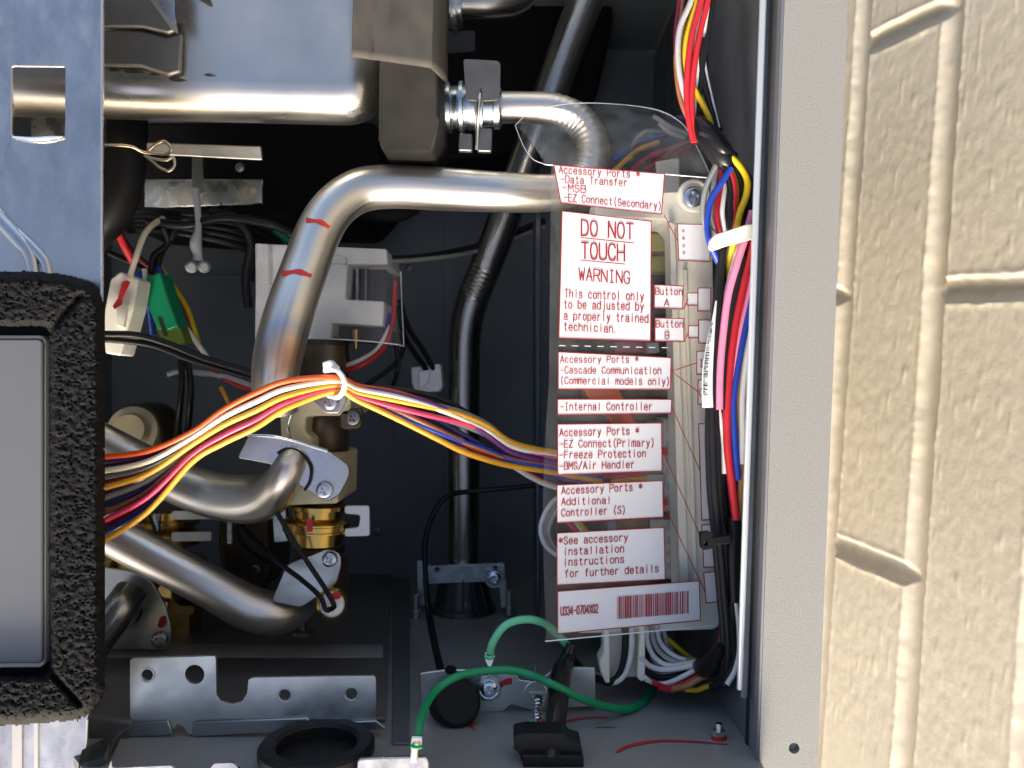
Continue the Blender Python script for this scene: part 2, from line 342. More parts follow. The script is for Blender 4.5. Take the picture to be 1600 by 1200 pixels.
cb = thing('control_box', 'grey controller panel framed by a thick porous black foam gasket', 'control box', P(20, 1000, .345))
obj('panel', plate(rnd([(-200, 529), (66, 529), (66, 1037), (-200, 1039)], 8), .312, .02), mat('controller panel', (.10, .107, .12), .1, .42, .02, 90, .05, 12, .04, 30), cb, bevel=.0007, seg=2)
obj('bezel', plate(rnd([(-200, 524), (64.5, 524), (70, 530), (70, 1036), (64, 1043), (-200, 1045)], 4), .3135, .02), mat('bezel beige', (.50, .48, .43), .1, .4), cb, bevel=.0005)
obj('back_tray', plate([(-200, 508), (84, 508), (84, 1058), (-200, 1058)], .320, .012), mat('near black tray', (.012, .015, .019), 0, .6, spec=.1), cb)  # near-black colour puts the darkness of the gap around the panel into the tray
def foam():
    def rr(x, y, x0, y0, x1, y1, r):
        qx = abs(x - (x0 + x1) / 2) - (x1 - x0) / 2 + r; qy = abs(y - (y0 + y1) / 2) - (y1 - y0) / 2 + r
        return math.hypot(max(qx, 0), max(qy, 0)) + min(max(qx, qy), 0) - r
    st = 2.1; X = [-90 + st * i for i in range(int(262 / st))]; Y = [412 + st * i for i in range(int(740 / st))]
    bm = bmesh.new(); G = []
    for y in Y:
        row = []
        for x in X:
            z = Vector((x, y, 0))
            w = 2.6 * mn.noise(z * .09) + 2.2 * mn.noise(z * .3)
            y0 = 424 + (8 if x > 60 else 0) * min(1, max(0, (x - 60) / 60)); y1 = 1133 - max(0, (x - 20) * .07)
            e = min(-rr(x, y, -400, y0, 163.5, y1, 56), rr(x, y, -400, 516, 72, 1050, 6)) + w * (.6 if x > 150 else 1)
            hh = max(0, min(1, e / 17)); hh = .030 * (1 - (1 - hh) ** 2.4)
            if e > 0:
                q = Vector((x * .9 + y * .35, y * 1.25 - x * .3, 0)) * .17
                v = mn.voronoi(q)[0][0]; hh -= .0022 * max(0, 1 - v / .36) ** .7 * min(1, e / 8)
                v2 = mn.voronoi(q * 2.1 + Vector((5, 2, 0)))[0][0]; hh -= .0008 * max(0, 1 - v2 / .4)
                hh += .0007 * mn.noise(z * .1) + .0004 * mn.noise(z * .5)
                for (ax, ay, bx, by) in ((126, 462, 82, 512), (84, 1056, 124, 1100)):     # mitred joints
                    t = max(0, min(1, ((x - ax) * (bx - ax) + (y - ay) * (by - ay)) / ((bx - ax) ** 2 + (by - ay) ** 2)))
                    dd = math.hypot(x - ax - t * (bx - ax), y - ay - t * (by - ay)); hh -= .0042 * math.exp(-(dd / 4.5) ** 2)
            row.append(bm.verts.new(P(x, y, .334 - max(0, hh))) if e > -1.5 else None)
        G.append(row)
    for i in range(len(Y) - 1):
        for j in range(len(X) - 1):
            q = (G[i][j], G[i][j + 1], G[i + 1][j + 1], G[i + 1][j])
            if all(q): bm.faces.new(q)
    for v in [v for v in bm.verts if not v.link_faces]: bm.verts.remove(v)
    obj('foam_gasket', bm, mat('porous black foam', (.012, .012, .0125), 0, .8, .35, 900, .35, 500, spec=.08), cb, sharp=75)
foam()

# ---------------------------------------------------------------- heat exchanger
hx = thing('heat_exchanger', 'large round edged stainless steel heat exchanger box under the square cut-out plate', 'heat exchanger', P(350, 180, .5))
bm = plate(rnd([(-180, -260), (588, -260), (590, 178), (-180, 158)], [0, 0, 70, 0], 10), .378, .030)
obj('shell', bm, SHELL, hx, bevel=.0135, seg=8, sharp=80)
for q in range(7):
    x0 = random.uniform(168, 360); y0 = 108 + random.uniform(-6, 6) + (x0 - 160) * .02
for k, (x0, y0, l, w_) in enumerate(((168, 108, 22, 3), (190, 110, 38, 3.5), (262, 122, 30, 4.5), (318, 116, 20, 2.5), (232, 115, 18, 2))):
    obj('scorch_mark', plate([(x0, y0), (x0 + l * .4, y0 - w_ * .7), (x0 + l, y0 + w_ * .8), (x0 + l * .6, y0 + w_ * 1.3), (x0 + l * .2, y0 + w_)], .3775, .0016), mat('scorched metal', (.05, .045, .045), .5, .6, .4, 200), hx)
obj('support', plate([(48, 90), (150, 90), (150, 215), (48, 215)], .432, .01), ZINCW, hx, bevel=.0005)
obj('flange_plate', plate([(150, -200), (240, -200), (276, 46), (262, 52), (222, 42), (150, 41)], .371, .003), mat('dull flange', (.21, .20, .18), .9, .45, .2, 90, .2, 30), hx, bevel=.001)
obj('flange_plate', plate([(150, 46), (222, 47), (262, 57), (284, 50), (282, 112), (262, 118), (220, 104), (150, 102)], .3735, .003), MC['dull flange'], hx, bevel=.0012)
obj('flange_edge', plate([(226, -12), (238, -12), (275, 40), (277, 52), (268, 46)], .3695, .0012), mat('tan weld edge', (.55, .45, .37), 1, .4, .2, 100), hx)
obj('bright_tab', plate([(238, -60), (273, -60), (273, 37), (233, -9)], .3692, .0012), ZINCW, hx)
obj('scorch_mark', plate(rnd([(272, -30), (284, -30), (285, 14), (290, 32), (279, 36), (274, 30)], 3), .3693, .0006), MC['scorched metal'], hx)
obj('scorch_mark', plate(rnd([(308, -20), (326, -6), (332, 10), (326, 8), (316, 2), (306, -4)], 3), .3772, .0008), MC['scorched metal'], hx)

fw = thing('insulated_fitting', 'black foam insulated pipe end with grey wrap folded over it', 'pipe insulation', P(640, 230, .42))
def wrapsheet():
    bm = bmesh.new(); G = []
    for i in range(26):
        u = i / 25; row = []
        for j in range(22):
            v = j / 21
            xt = 556 + u * 146; xb = 549 + u * 148
            yb = 88 + 18 * min(1, u / .85) + (22 * ((u - .85) / .15) if u > .85 else 0)
            x = xt + (xb - xt) * v; y = -150 + (yb + 150) * v
            cr_ = .0014 * math.exp(-((u - .27 - .05 * math.sin(6 * v)) / .03) ** 2) - .001 * math.exp(-((u - .36 - .06 * v) / .025) ** 2)
            d = .357 + .0016 * math.sin(u * 5) + .028 * max(0, (u - .82) / .18) ** 2 + cr_ + .0007 * mn.noise(Vector((u * 6, v * 6, 0)))
            row.append(bm.verts.new(P(x, y, d)))
        G.append(row)
    for i in range(25):
        for j in range(21): bm.faces.new((G[i][j], G[i + 1][j], G[i + 1][j + 1], G[i][j + 1]))
    o = obj('wrap', bm, WRAP, fw); s = o.modifiers.new('thickness', 'SOLIDIFY'); s.thickness = .0016; s.offset = 0
wrapsheet()
obj('foam_block', plate(rnd([(592, 60), (684, 60), (686, 185), (676, 238), (600, 238), (592, 225)], 8), lambda x, y: .369 + max(0, y - 190) * .0004, .06), FOAMD, fw, bevel=.0035, seg=3)

# ---------------------------------------------------------------- coupling, looped pipe
cp = thing('pipe_coupling', 'ribbed steel pipe coupling held by a black spring clip', 'pipe coupling', P(735, 170, .41))
prof = [(0, 26), (.02, 31), (.1, 33), (.14, 38), (.2, 38), (.24, 32), (.31, 33), (.35, 40), (.40, 40), (.42, 33), (.5, 34), (.62, 34), (.64, 39), (.70, 39), (.72, 30), (.86, 29), (.88, 33), (.96, 33), (1, 26)]
obj('collar', lathe(P(684, 168, .415), P(784, 168, .415), [(t, r * .415 / F) for t, r in prof]), ZINC, cp)
c_ = obj('clip', plate(rnd([(724, 92), (778, 95), (782, 100), (781, 156), (753, 158), (752, 133), (748, 158), (728, 156)], 5), .388, .002), CLIP, cp, bevel=.0006)
obj('clip_leg', plate(rnd([(717, 208), (738, 209), (738, 236), (716, 235)], 3), .395, .004), CLIP, cp, bevel=.0006)
obj('clip_leg', plate(rnd([(746, 200), (769, 200), (768, 237), (746, 236)], 3), .395, .004), CLIP, cp, bevel=.0006)
obj('clip_band', lathe(P(743, 168, .415), P(750, 168, .415), [(0, 43 * .415 / F), (1, 43 * .415 / F)]), CLIP, cp)
obj('clip_band', tube([(751, 130, .393), (748, 165, .386), (746, 200, .392), (745, 234, .395)], 3, k=8), SCREW, cp)

lp = thing('looped_water_pipe', 'thick stainless water pipe looping back and bending down, two red pen bands', 'pipe', P(440, 560, .40))
body = [(776, 168, .425, 24), (820, 168, .425, 24), (868, 172, .425, 25), (908, 192, .425, 26), (926, 232, .425, 27), (916, 275, .425, 28), (888, 296, .42, 28), (845, 302, .415, 29), (780, 300, .41, 31), (700, 296, .41, 33), (620, 292, .408, 33.5),
        (565, 297, .405, 34), (525, 322, .40, 34), (498, 362, .395, 35), (476, 420, .388, 36), (455, 480, .38, 37.5), (438, 540, .375, 38), (430, 590, .375, 36), (432, 640, .38, 34)]
def crimp(t):
    return 1 + (.020 * math.sin(t * 520) if .10 < t < .27 else 0) 
def heat_mat(t):
    m = ST.copy(); m.name = 'heat tinted stainless'; N = m.node_tree.nodes; L = m.node_tree.links; b = N['Principled BSDF']; src = b.inputs['Base Color'].links[0].from_socket
    g = N.new('ShaderNodeTexCoord'); dv = N.new('ShaderNodeVectorMath'); dv.operation = 'DISTANCE'; dv.inputs[1].default_value = P(448, 552, .366) - WL[t.name]; L.new(g.outputs['Object'], dv.inputs[0])
    r = N.new('ShaderNodeValToRGB'); mr = N.new('ShaderNodeMapRange'); mr.inputs[2].default_value = .03; L.new(dv.outputs['Value'], mr.inputs[0]); L.new(mr.outputs[0], r.inputs[0])
    e = r.color_ramp.elements; e[0].position = 0; e[0].color = (.62, .34, .27, 1); e[1].position = .9; e[1].color = (1, 1, 1, 1)
    for p, c in ((.25, (.80, .62, .50, 1)), (.45, (.62, .66, .80, 1)), (.65, (.95, .92, .85, 1))): q = e.new(p); q.color = c
    x = N.new('ShaderNodeMix'); x.data_type = 'RGBA'; x.blend_type = 'MULTIPLY'; x.inputs[0].default_value = 1; L.new(src, x.inputs[6]); L.new(r.outputs[0], x.inputs[7]); L.new(x.outputs[2], b.inputs['Base Color'])
    return m
pbm = tube(body, n=14, k=36, wob=crimp); bvh = BVHTree.FromBMesh(pbm); obj('pipe', pbm, heat_mat(lp), lp)
def paint_on(bvh, pts, w, lift=.00025):
    """a brush stroke laid on a surface where the camera sees these pixels"""
    bm = bmesh.new(); q = cr(pts, 8); prev = None
    for i, (x, y) in enumerate(q):
        a, b = Vector(q[max(0, i - 1)]), Vector(q[min(len(q) - 1, i + 1)]); t = (b - a).normalized(); n = Vector((-t.y, t.x)); row = []
        ww = w * (.8 + .2 * math.sin(i * .7 + 1))
        for s in (-1, -.33, .33, 1):
            d = (P(x + n.x * ww * s, y + n.y * ww * s, 1) - cam.location).normalized(); h = bvh.ray_cast(cam.location, d)
            row.append(bm.verts.new(h[0] - d * lift) if h[0] else None)
        if prev:
            for k in range(3):
                f = (prev[k], row[k], row[k + 1], prev[k + 1])
                if all(f): bm.faces.new(f)
        prev = row
    return bm
obj('pen_band', paint_on(bvh, [(478, 344), (498, 346), (515, 355)], 4.2), REDB, lp)
obj('pen_band', paint_on(bvh, [(440, 428), (464, 424), (487, 431)], 4.6), REDB, lp)
obj('pipe_weld', tube([(455 + 34 * math.cos(a) + 30, 376 + 8 * math.cos(a) - 0, .395 - .0105 * math.sin(a)) for a in [math.pi * i / 10 for i in range(11)]], 1.1, k=6), ST, lp)

# ---------------------------------------------------------------- gas pipe at the back
gp = thing('gas_pipe', 'long dark stainless gas pipe running diagonally then straight down to its flange', 'pipe', P(724, 880, .57))
obj('pipe', tube([(958, -110, .50, 28), (915, 0, .505, 27.5), (880, 90, .51, 27), (852, 170, .515, 26), (822, 250, .52, 25.5), (788, 340, .525, 25), (758, 420, .53, 25), (738, 470, .533, 25), (727, 520, .536, 25), (725, 600, .54, 25), (725, 740, .545, 24.5), (724, 890, .55, 24)],
                 n=16, k=32, wob=lambda t: 1 + (.035 * math.sin(t * 560) if .53 < t < .64 else 0)), ST2, gp)
obj('flange_plate', plate(rnd([(668, 884), (788, 880), (789, 908), (668, 912)], 3), .535, .004, [circ(683, 890, 4), circ(774, 888, 4)]), ZINC, gp, bevel=.0006)
obj('socket', lathe(P(724, 886, .552), P(724, 972, .552), [(0, .0135), (.15, .016), (.5, .0185), (.66, .020), (.68, .0215), (.8, .0225), (.82, .0195), (.9, .0205), (1, .0195)]), mat('black socket', (.055, .058, .062), .5, .35, .05, 200), gp)
for k in range(5):
    a = -.9 + k * .45
    obj('socket_rib', tube([(724 + 38 * math.sin(a) * .8, 905, .552 - .016 * math.cos(a)), (724 + 48 * math.sin(a), 955, .552 - .0205 * math.cos(a))], 2.2, n=4, k=6), MC['black socket'], gp)
screw(gp, 772, 904, .534, 11, SCRB, washer=True)
for x, y in ((650, 957), (726, 968), (796, 950)):
    obj('stud', lathe(P(x, y - 28, .535), P(x, y + 12, .535), [(0, .0022), (.6, .0022), (.62, .0034), (.95, .0034), (1, .0018)], 12), GALV, gp)
obj('side_tab', plate([(652, 876), (666, 876), (664, 945), (653, 945)], .545, .003), GALV, gp)
obj('side_tab', plate([(780, 905), (790, 905), (792, 950), (783, 950)], .545, .003), GALV, gp)

def wire(parent, pts, col, r=4.3, n=8, k=10, lab=True):
    return obj('wire', tube(pts, r, n, k), wm(col), parent, label=(col + ' insulated wire') if lab else None)
def harness(name, label, wires, cat='wires', loc=None):
    t = thing(name, label, cat, loc or P(*wires[0][1][-1]))
    for w in wires: wire(t, w[1], w[0], *(w[2:]))
    return t
# ---------------------------------------------------------------- valve assembly and its pipes
vb = thing('water_valve', 'brass and cream flow valve with zinc clamp plates in the middle of the heater', 'valve', P(490, 880, .46))
obj('body', plate(rnd([(440, 606), (548, 600), (548, 650), (500, 650), (478, 652), (476, 676), (487, 684), (488, 705), (530, 712), (528, 787), (448, 790), (440, 700), (436, 640)], 5), .412, .05), BODY, vb, bevel=.0025, seg=3)
obj('core', lathe(P(508, 540, .44), P(505, 800, .44), [(0, .0105), (.08, .0115), (.3, .0115), (.33, .0135), (.66, .0135), (.7, .011), (1, .011)]), DBODY, vb)
obj('ear', plate(rnd([(530, 640), (566, 636), (566, 670), (530, 672)], 10), .412, .006), DBODY, vb, bevel=.001)
screw(vb, 552, 653, .411, 12, DSCR, .7)
obj('clamp_plate', plate(rnd([(470, 610), (545, 606), (540, 628), (530, 646), (508, 646)], 6), .385, .0016), ZINCW, vb, bevel=.0004)
screw(vb, 516, 628, .384, 12.5, SCREW, .2)
ben = obj('clamp_plate', plate(rnd([(388, 680), (440, 684), (515, 706), (546, 728), (545, 745), (530, 774), (510, 785), (474, 762), (425, 726), (370, 716)], 7), lambda x, y: .400 + .00004 * (x - 460), .0018), ZINCW, vb, bevel=.0005)
obj('clamp_fold', tube([(388, 680, .3985), (440, 684, .399), (512, 705, .402)], 3, n=6, k=10), ZINC, vb)
screw(vb, 507, 766, .401, 13.5, SCREW, .45)
for p, q in (((514, 622), (522, 627)), ((503, 760), (510, 766))):
    pass
obj('union_nut', lathe(P(497, 788, .425), P(494, 848, .425), [(0, .0150), (.1, .0150), (.12, .0128), (.3, .0128), (.36, .0160), (.42, .0178), (.46, .0178), (.48, .0172), (.60, .0172), (.62, .0178), (.66, .0178), (.7, .0140), (1, .0140)], 40), BRASS, vb)
obj('red_paint', plate(rnd([(479, 811), (488, 811), (488, 831), (479, 831)], 2), .4070, .0012), RED, vb)
obj('hex_nut', lathe(P(500, 700, .432), P(498, 716, .432), [(0, .0128), (.1, .0140), (.9, .0140), (1, .0128)], 6), BRASS, vb)
obj('hex_nut', lathe(P(500, 852, .44), P(500, 866, .44), [(0, .0120), (.1, .0135), (.9, .0135), (1, .0120)], 6), BRASS, vb)
obj('wire_clip', tube([(455, 690, .41), (450, 665, .405), (458, 640, .403), (470, 622, .405)], 2.2, k=8), ZINC, vb)
obj('retaining_clip', plate(rnd([(538, 790), (577, 790), (578, 838), (538, 839), (538, 826), (560, 824), (563, 805), (538, 803)], 5), .418, .0016), mat('clip beige', (.62, .60, .56), .5, .4), vb, bevel=.0004)
obj('retaining_clip', plate([(425, 795), (446, 792), (448, 812), (440, 820), (450, 846), (428, 848)], .43, .0016), GALV, vb, bevel=.0004)
obj('lower_body', lathe(P(500, 848, .45), P(500, 930, .45), [(0, .013), (.3, .013), (.32, .016), (1, .016)]), DBODY, vb)
obj('clamp_plate', plate(rnd([(448, 882), (495, 864), (512, 856), (532, 866), (533, 882), (526, 912), (470, 950), (424, 940)], 9), .418, .0018), GALV, vb, bevel=.0005)
screw(vb, 515, 874, .417, 12, SCREW, .6)
obj('stud', lathe(P(475, 945, .45), P(472, 990, .45), [(0, .002), (.85, .002), (.87, .007), (1, .007)], 14), DSCR, vb)
obj('back_brass', lathe(P(262, 798, .50), P(262, 850, .50), [(0, .014), (.2, .014), (.25, .019), (.4, .019), (.5, .015), (.7, .019), (1, .019)]), BRASS, vb)
obj('back_clip', plate(rnd([(268, 799), (330, 798), (330, 811), (268, 812)], 3), .47, .002), GALV, vb)
obj('back_clip', plate(rnd([(268, 832), (330, 831), (330, 845), (268, 846)], 3), .47, .002), GALV, vb)
obj('back_post', plate([(240, 803), (249, 803), (249, 832), (240, 832)], .465, .002), ZINC, vb)
obj('back_post', plate([(355, 812), (362, 812), (362, 850), (355, 850)], .48, .002), ZINC, vb)

pd_ = thing('inlet_pipe', 'stainless pipe curving up into the clamp plate below the coloured wires', 'pipe', P(300, 760, .43))
obj('pipe', tube([(60, 640, .43, 28), (130, 676, .43, 29), (200, 714, .43, 31), (265, 748, .43, 33), (330, 772, .428, 36), (385, 780, .42, 38), (418, 774, .412, 35), (437, 756, .402, 29), (449, 735, .399, 25), (459, 717, .403, 23), (464, 708, .408, 22)], n=12, k=32), ST, pd_)
obj('o_ring', tube([(434, 708, .3985, 2.4), (446, 702, .3985, 2.4), (462, 703, .3985, 2.4), (477, 714, .399, 2.4), (486, 732, .399, 2.4), (484, 752, .399, 2.4), (476, 766, .399, 2.4)], n=6, k=8), BLACK, pd_)
pe = thing('outlet_pipe', 'stainless pipe sloping down to the right and ending at the round sensor', 'pipe', P(300, 920, .43))
obj('pipe', tube([(60, 762, .42, 30), (170, 832, .42, 31), (250, 876, .42, 31), (330, 918, .422, 32), (390, 950, .425, 34), (435, 957, .43, 33), (466, 942, .44, 29), (482, 912, .455, 25)], n=12, k=32), ST, pe)
pf = thing('drain_pipe', 'dark stub pipe with a zinc flange beside the foam gasket', 'pipe', P(200, 1000, .44))
obj('pipe', tube([(110, 1060, .42, 27), (150, 1000, .425, 27), (185, 955, .43, 27), (205, 928, .44, 27)], k=28), ST2, pf)
obj('flange', plate(rnd([(120, 880), (205, 892), (235, 905), (258, 945), (268, 985), (262, 1016), (175, 1015), (130, 1010)], [5, 12, 14, 12, 12, 14, 5, 5]), .445, .002), GALV, pf, bevel=.0006)
obj('o_ring', tube([(186, 925, .437, 2), (205, 922, .4365, 2), (219, 938, .4365, 2), (221, 955, .437, 2), (213, 970, .437, 2)], n=6, k=8), BLACK, pf)
screw(pf, 250, 999, .444, 13, SCREW, .8)
obj('red_paint', plate(rnd([(250, 963), (260, 962), (260, 975), (254, 982), (245, 980)], 4), .4448, .001), RED, pf)
rv = thing('rear_brass_valve', 'dim brass valve body with nuts behind the lower sloping pipe', 'valve', P(285, 960, .52))
obj('body', lathe(P(282, 868, .50), P(282, 985, .50), [(0, .013), (.1, .0175), (.25, .0175), (.28, .014), (.5, .014), (.52, .019), (.7, .019), (.74, .013), (1, .013)], 8), BRASS, rv)
obj('side_port', lathe(P(282, 925, .49), P(345, 905, .49), [(0, .011), (.4, .011), (.42, .0145), (.7, .0145), (.72, .009), (1, .009)], 6), DBODY, rv)
obj('collar', lathe(P(170, 868, .47), P(230, 905, .46), [(0, .016), (.3, .016), (.35, .020), (.6, .020), (.65, .015), (1, .015)]), BRASS, rv)
rc = thing('round_knob', 'round dark knob with a cream cap in the shadow above the inlet pipe', 'knob', P(205, 675, .52))  # round dark and cream knob; its job is not known
obj('cap', lathe(P(215, 676, .52), P(200, 672, .505), [(0, .016), (.6, .016), (.62, .012), (1, .010)]), BODY, rc)
obj('barrel', lathe(P(245, 672, .54), P(214, 676, .52), [(0, .019), (1, .019)]), DBODY, rc)
rp = thing('rear_water_block', 'dark bronze casting standing behind the brass valve and the white tabs', 'casting', P(380, 900, .55))
obj('casting', plate(rnd([(345, 770), (372, 762), (420, 800), (424, 900), (395, 935), (350, 915), (338, 850)], 12), .53, .05), DBODY, rp, bevel=.004, seg=3)
screw(rp, 365, 820, .529, 8, DSCR); screw(rp, 400, 890, .529, 8, DSCR)
harness('thin_leads_below', 'thin black leads strung between the brass valve and the lower pipes', [('black', [(230, 800, .46), (242, 830, .462), (236, 850, .465), (250, 870, .47)], 3), ('black', [(340, 740, .46), (362, 800, .465), (380, 850, .47), (420, 880, .48)], 3)])
se = thing('temperature_sensor', 'round white topped brass sensor with a red dot and two black leads', 'sensor', P(517, 945, .43))
obj('brass_cup', lathe(P(519, 943, .425), P(519, 943, .405), [(0, 25 * .415 / F), (.6, 25 * .415 / F), (.85, 23.5 * .41 / F), (.9, 20 * .41 / F), (1, 19 * .41 / F)]), BRASS, se)
obj('cap', lathe(P(519, 945, .407), P(519, 945, .402), [(0, 19 * .405 / F), (.8, 19 * .405 / F), (1, 17 * .405 / F)]), WHITE, se)
obj('red_dot', plate(circ(525, 931, 8.5, 5.5), .4018, .0006), REDB, se)
obj('lead', tube([(372, 812, .44), (395, 840, .43), (430, 875, .415), (470, 905, .405), (500, 932, .398), (508, 951, .396), (515, 954, .397)], 4, k=10), BLKV, se)
obj('lead', tube([(432, 800, .40), (450, 830, .40), (475, 870, .40), (505, 915, .398), (521, 943, .396), (520, 950, .397), (512, 953, .398)], 4, k=10), BLKV, se)

# ---------------------------------------------------------------- white coil block, connectors, back wiring
def film_mat(name, haze, ior, rough, patch=0):
    m = bpy.data.materials.new(name); m.use_nodes = True; n_ = m.node_tree.nodes; l_ = m.node_tree.links
    n_.remove(n_['Principled BSDF'])
    tr = n_.new('ShaderNodeBsdfTransparent'); tr.inputs[0].default_value = (.97, .97, .97, 1)
    gl = n_.new('ShaderNodeBsdfGlossy'); gl.inputs['Roughness'].default_value = rough
    df = n_.new('ShaderNodeBsdfDiffuse'); df.inputs[0].default_value = (.75, .74, .71, 1)
    fr = n_.new('ShaderNodeFresnel'); fr.inputs['IOR'].default_value = ior
    m1 = n_.new('ShaderNodeMixShader'); m2 = n_.new('ShaderNodeMixShader'); m1.inputs[0].default_value = haze
    if patch:     # patchy diffuse haze standing in for sky sheen on the film
        tc = n_.new('ShaderNodeTexCoord'); mp = n_.new('ShaderNodeMapping'); mp.inputs['Scale'].default_value = (1, .5, 1); l_.new(tc.outputs['Object'], mp.inputs[0])
        nz = n_.new('ShaderNodeTexNoise'); nz.inputs['Scale'].default_value = 55; nz.inputs['Detail'].default_value = 7; l_.new(mp.outputs[0], nz.inputs['Vector'])
        mr = n_.new('ShaderNodeMapRange'); mr.inputs[1].default_value = .42; mr.inputs[2].default_value = .75; mr.inputs[3].default_value = haze * .4; mr.inputs[4].default_value = patch
        l_.new(nz.outputs['Fac'], mr.inputs[0]); l_.new(mr.outputs[0], m1.inputs[0])
    l_.new(tr.outputs[0], m1.inputs[1]); l_.new(df.outputs[0], m1.inputs[2]); l_.new(fr.outputs[0], m2.inputs[0]); l_.new(m1.outputs[0], m2.inputs[1]); l_.new(gl.outputs[0], m2.inputs[2])
    l_.new(m2.outputs[0], n_['Material Output'].inputs[0]); return m
FILM = film_mat('clear film', .05, 1.35, .08, .10); FLAPF = film_mat('painted sheen film', .06, 1.5, .12, .30)  # flap film: sky reflection put in as stronger diffuse haze
cl = thing('coil_block', 'white plastic actuator block half hidden behind the bent water pipe', 'actuator', P(510, 530, .48))
obj('housing', plate(rnd([(398, 380), (604, 389), (606, 414), (543, 413), (540, 468), (600, 471), (598, 509), (519, 505), (517, 530), (400, 530)], 3), .452, .05), WHITE, cl, bevel=.001)
obj('dark_slot', plate([(536, 411), (603, 414), (602, 472), (537, 470)], .470, .03), mat('slot blue', (.010, .015, .024), 0, .3), cl)
obj('dark_slot', plate([(513, 503), (600, 507), (598, 535), (513, 532)], .470, .03), MC['slot blue'], cl)
obj('terminal', plate([(556, 420), (560, 420), (560, 470), (556, 470)], .462, .006), ZINC, cl)
obj('terminal', plate([(570, 420), (573, 420), (573, 470), (570, 470)], .462, .006), DSCR, cl)
obj('ledge', plate(rnd([(400, 380), (420, 381), (420, 530), (398, 530)], 2), .445, .01), NATW, cl, bevel=.0008)
obj('ledge', plate(rnd([(480, 395), (540, 400), (540, 412), (480, 410)], 2), .447, .01), NATW, cl, bevel=.0008)
obj('pin', lathe(P(556, 515, .45), P(556, 545, .45), [(0, .002), (1, .0012)], 10), BRASS, cl)
def sheet(name, A, B, m, parent, bulge=0, n=12, k=8):
    """loft between two pixel polylines (x, y, d)"""
    a, b = cr(A, n), cr(B, n); N_ = min(len(a), len(b)); bm = bmesh.new(); G = []
    for i in range(k + 1):
        t = i / k; G.append([bm.verts.new(P(*(u + (w - u) * t for u, w in zip(a[j * (len(a) - 1) // (N_ - 1)], b[j * (len(b) - 1) // (N_ - 1)]))) + Vector((0, 0, bulge * math.sin(math.pi * t)))) for j in range(N_)])
    for i in range(k):
        for j in range(N_ - 1): bm.faces.new((G[i][j], G[i][j + 1], G[i + 1][j + 1], G[i + 1][j]))
    return obj(name, bm, m, parent)
sheet('clear_cover', [(480, 408, .438), (560, 414, .438), (612, 421, .438), (626, 424, .442)], [(478, 528, .438), (560, 532, .438), (618, 538, .438), (631, 541, .446)], FILM, cl, .001)
obj('cover_edge', tube([(478, 528, .438), (560, 532, .438), (618, 538, .438), (631, 541, .446)], 1.0, 6, 6), mat('painted edge glint', (.7, .73, .75), 0, .25), cl)  # bright tubes put the cover edges' reflections into colour
obj('cover_edge', tube([(626, 424, .442), (628, 480, .444), (631, 541, .446)], .9, 6, 6), MC['painted edge glint'], cl)
obj('solenoid_core', lathe(P(500, 528, .47), P(500, 615, .47), [(0, .017), (1, .017)]), DBODY, cl)

harness('coil_wires', 'red, cream and blue wires curving out below the white coil block',
        [('cream', [(540, 572, .45), (565, 562, .45), (590, 545, .455), (610, 510, .46)], 4), ('red', [(540, 580, .448), (570, 568, .448), (600, 542, .455), (614, 500, .46), (618, 440, .46)], 4),
         ('blue', [(545, 575, .452), (575, 562, .452), (598, 538, .458), (610, 490, .464)], 4)])
harness('back_cable', 'black twin cable crossing behind the gas pipe above the white coil block',
        [('black', [(596, 404, .47), (640, 403, .48), (700, 395, .50), (760, 380, .53), (850, 345, .55)], 5), ('grey', [(600, 409, .468), (650, 406, .48), (710, 399, .50), (760, 388, .53), (850, 355, .55)], 3.5)])
cw = thing('white_plug', 'white wire plug with two black wires beside the gas pipe', 'connector', P(668, 610, .53))
obj('plug', plate(rnd([(642, 574), (688, 568), (692, 606), (686, 612), (650, 614), (643, 600)], 4), .515, .014), NATW, cw, bevel=.001)
obj('plug_latch', plate(rnd([(655, 580), (672, 578), (668, 598), (655, 606)], 3), .512, .004), WHITE, cw, bevel=.0006)
wire(cw, [(668, 580, .517), (650, 555, .505), (632, 525, .49), (622, 480, .475)], 'black', 4.5)
wire(cw, [(678, 578, .517), (660, 545, .505), (638, 512, .49), (625, 470, .475)], 'black', 4.5)
harness('thin_black_leads', 'thin black leads drooping between the coil block and the valve', [('black', [(627, 520, .48), (630, 545, .48), (618, 568, .47), (590, 590, .46), (560, 610, .45)], 4), ('black', [(615, 520, .47), (622, 560, .47), (620, 585, .47), (600, 640, .50)], 4)])
# connectors on the left
wc = thing('cream_plug', 'cream wire plug with a red pen stroke hanging beside the zinc plate', 'connector', P(190, 510, .46))
obj('plug', plate(rnd([(172, 436), (187, 424), (216, 436), (209, 478), (199, 515), (188, 556), (164, 552), (160, 500)], 4), .425, .016), CREAM, wc, bevel=.001)
obj('latch', plate(rnd([(182, 474), (199, 474), (193, 512), (181, 508)], 2), .4225, .004), CREAM, wc, bevel=.0006)
obj('pen_mark', plate([(191, 440), (199, 438), (203, 441), (191, 466), (190, 476), (178, 483), (176, 478), (184, 466)], .4218, .0006), REDB, wc)
wire(wc, [(203, 432, .425), (212, 404, .425), (224, 370, .43), (238, 352, .44), (258, 340, .46)], 'cream', 4.6)
gc = thing('green_plug', 'bright green wire plug hanging beside the cream plug', 'connector', P(260, 510, .48))
obj('plug', plate(rnd([(228, 432), (250, 425), (262, 466), (278, 510), (262, 516), (245, 514), (232, 482)], 3), .445, .016), mat('green plastic', (.005, .27, .12), 0, .4), gc, bevel=.001)
obj('plug', plate(rnd([(243, 514), (280, 510), (290, 536), (260, 541)], 2), .449, .012), mat('olive plastic', (.13, .20, .03), 0, .4), gc, bevel=.001)
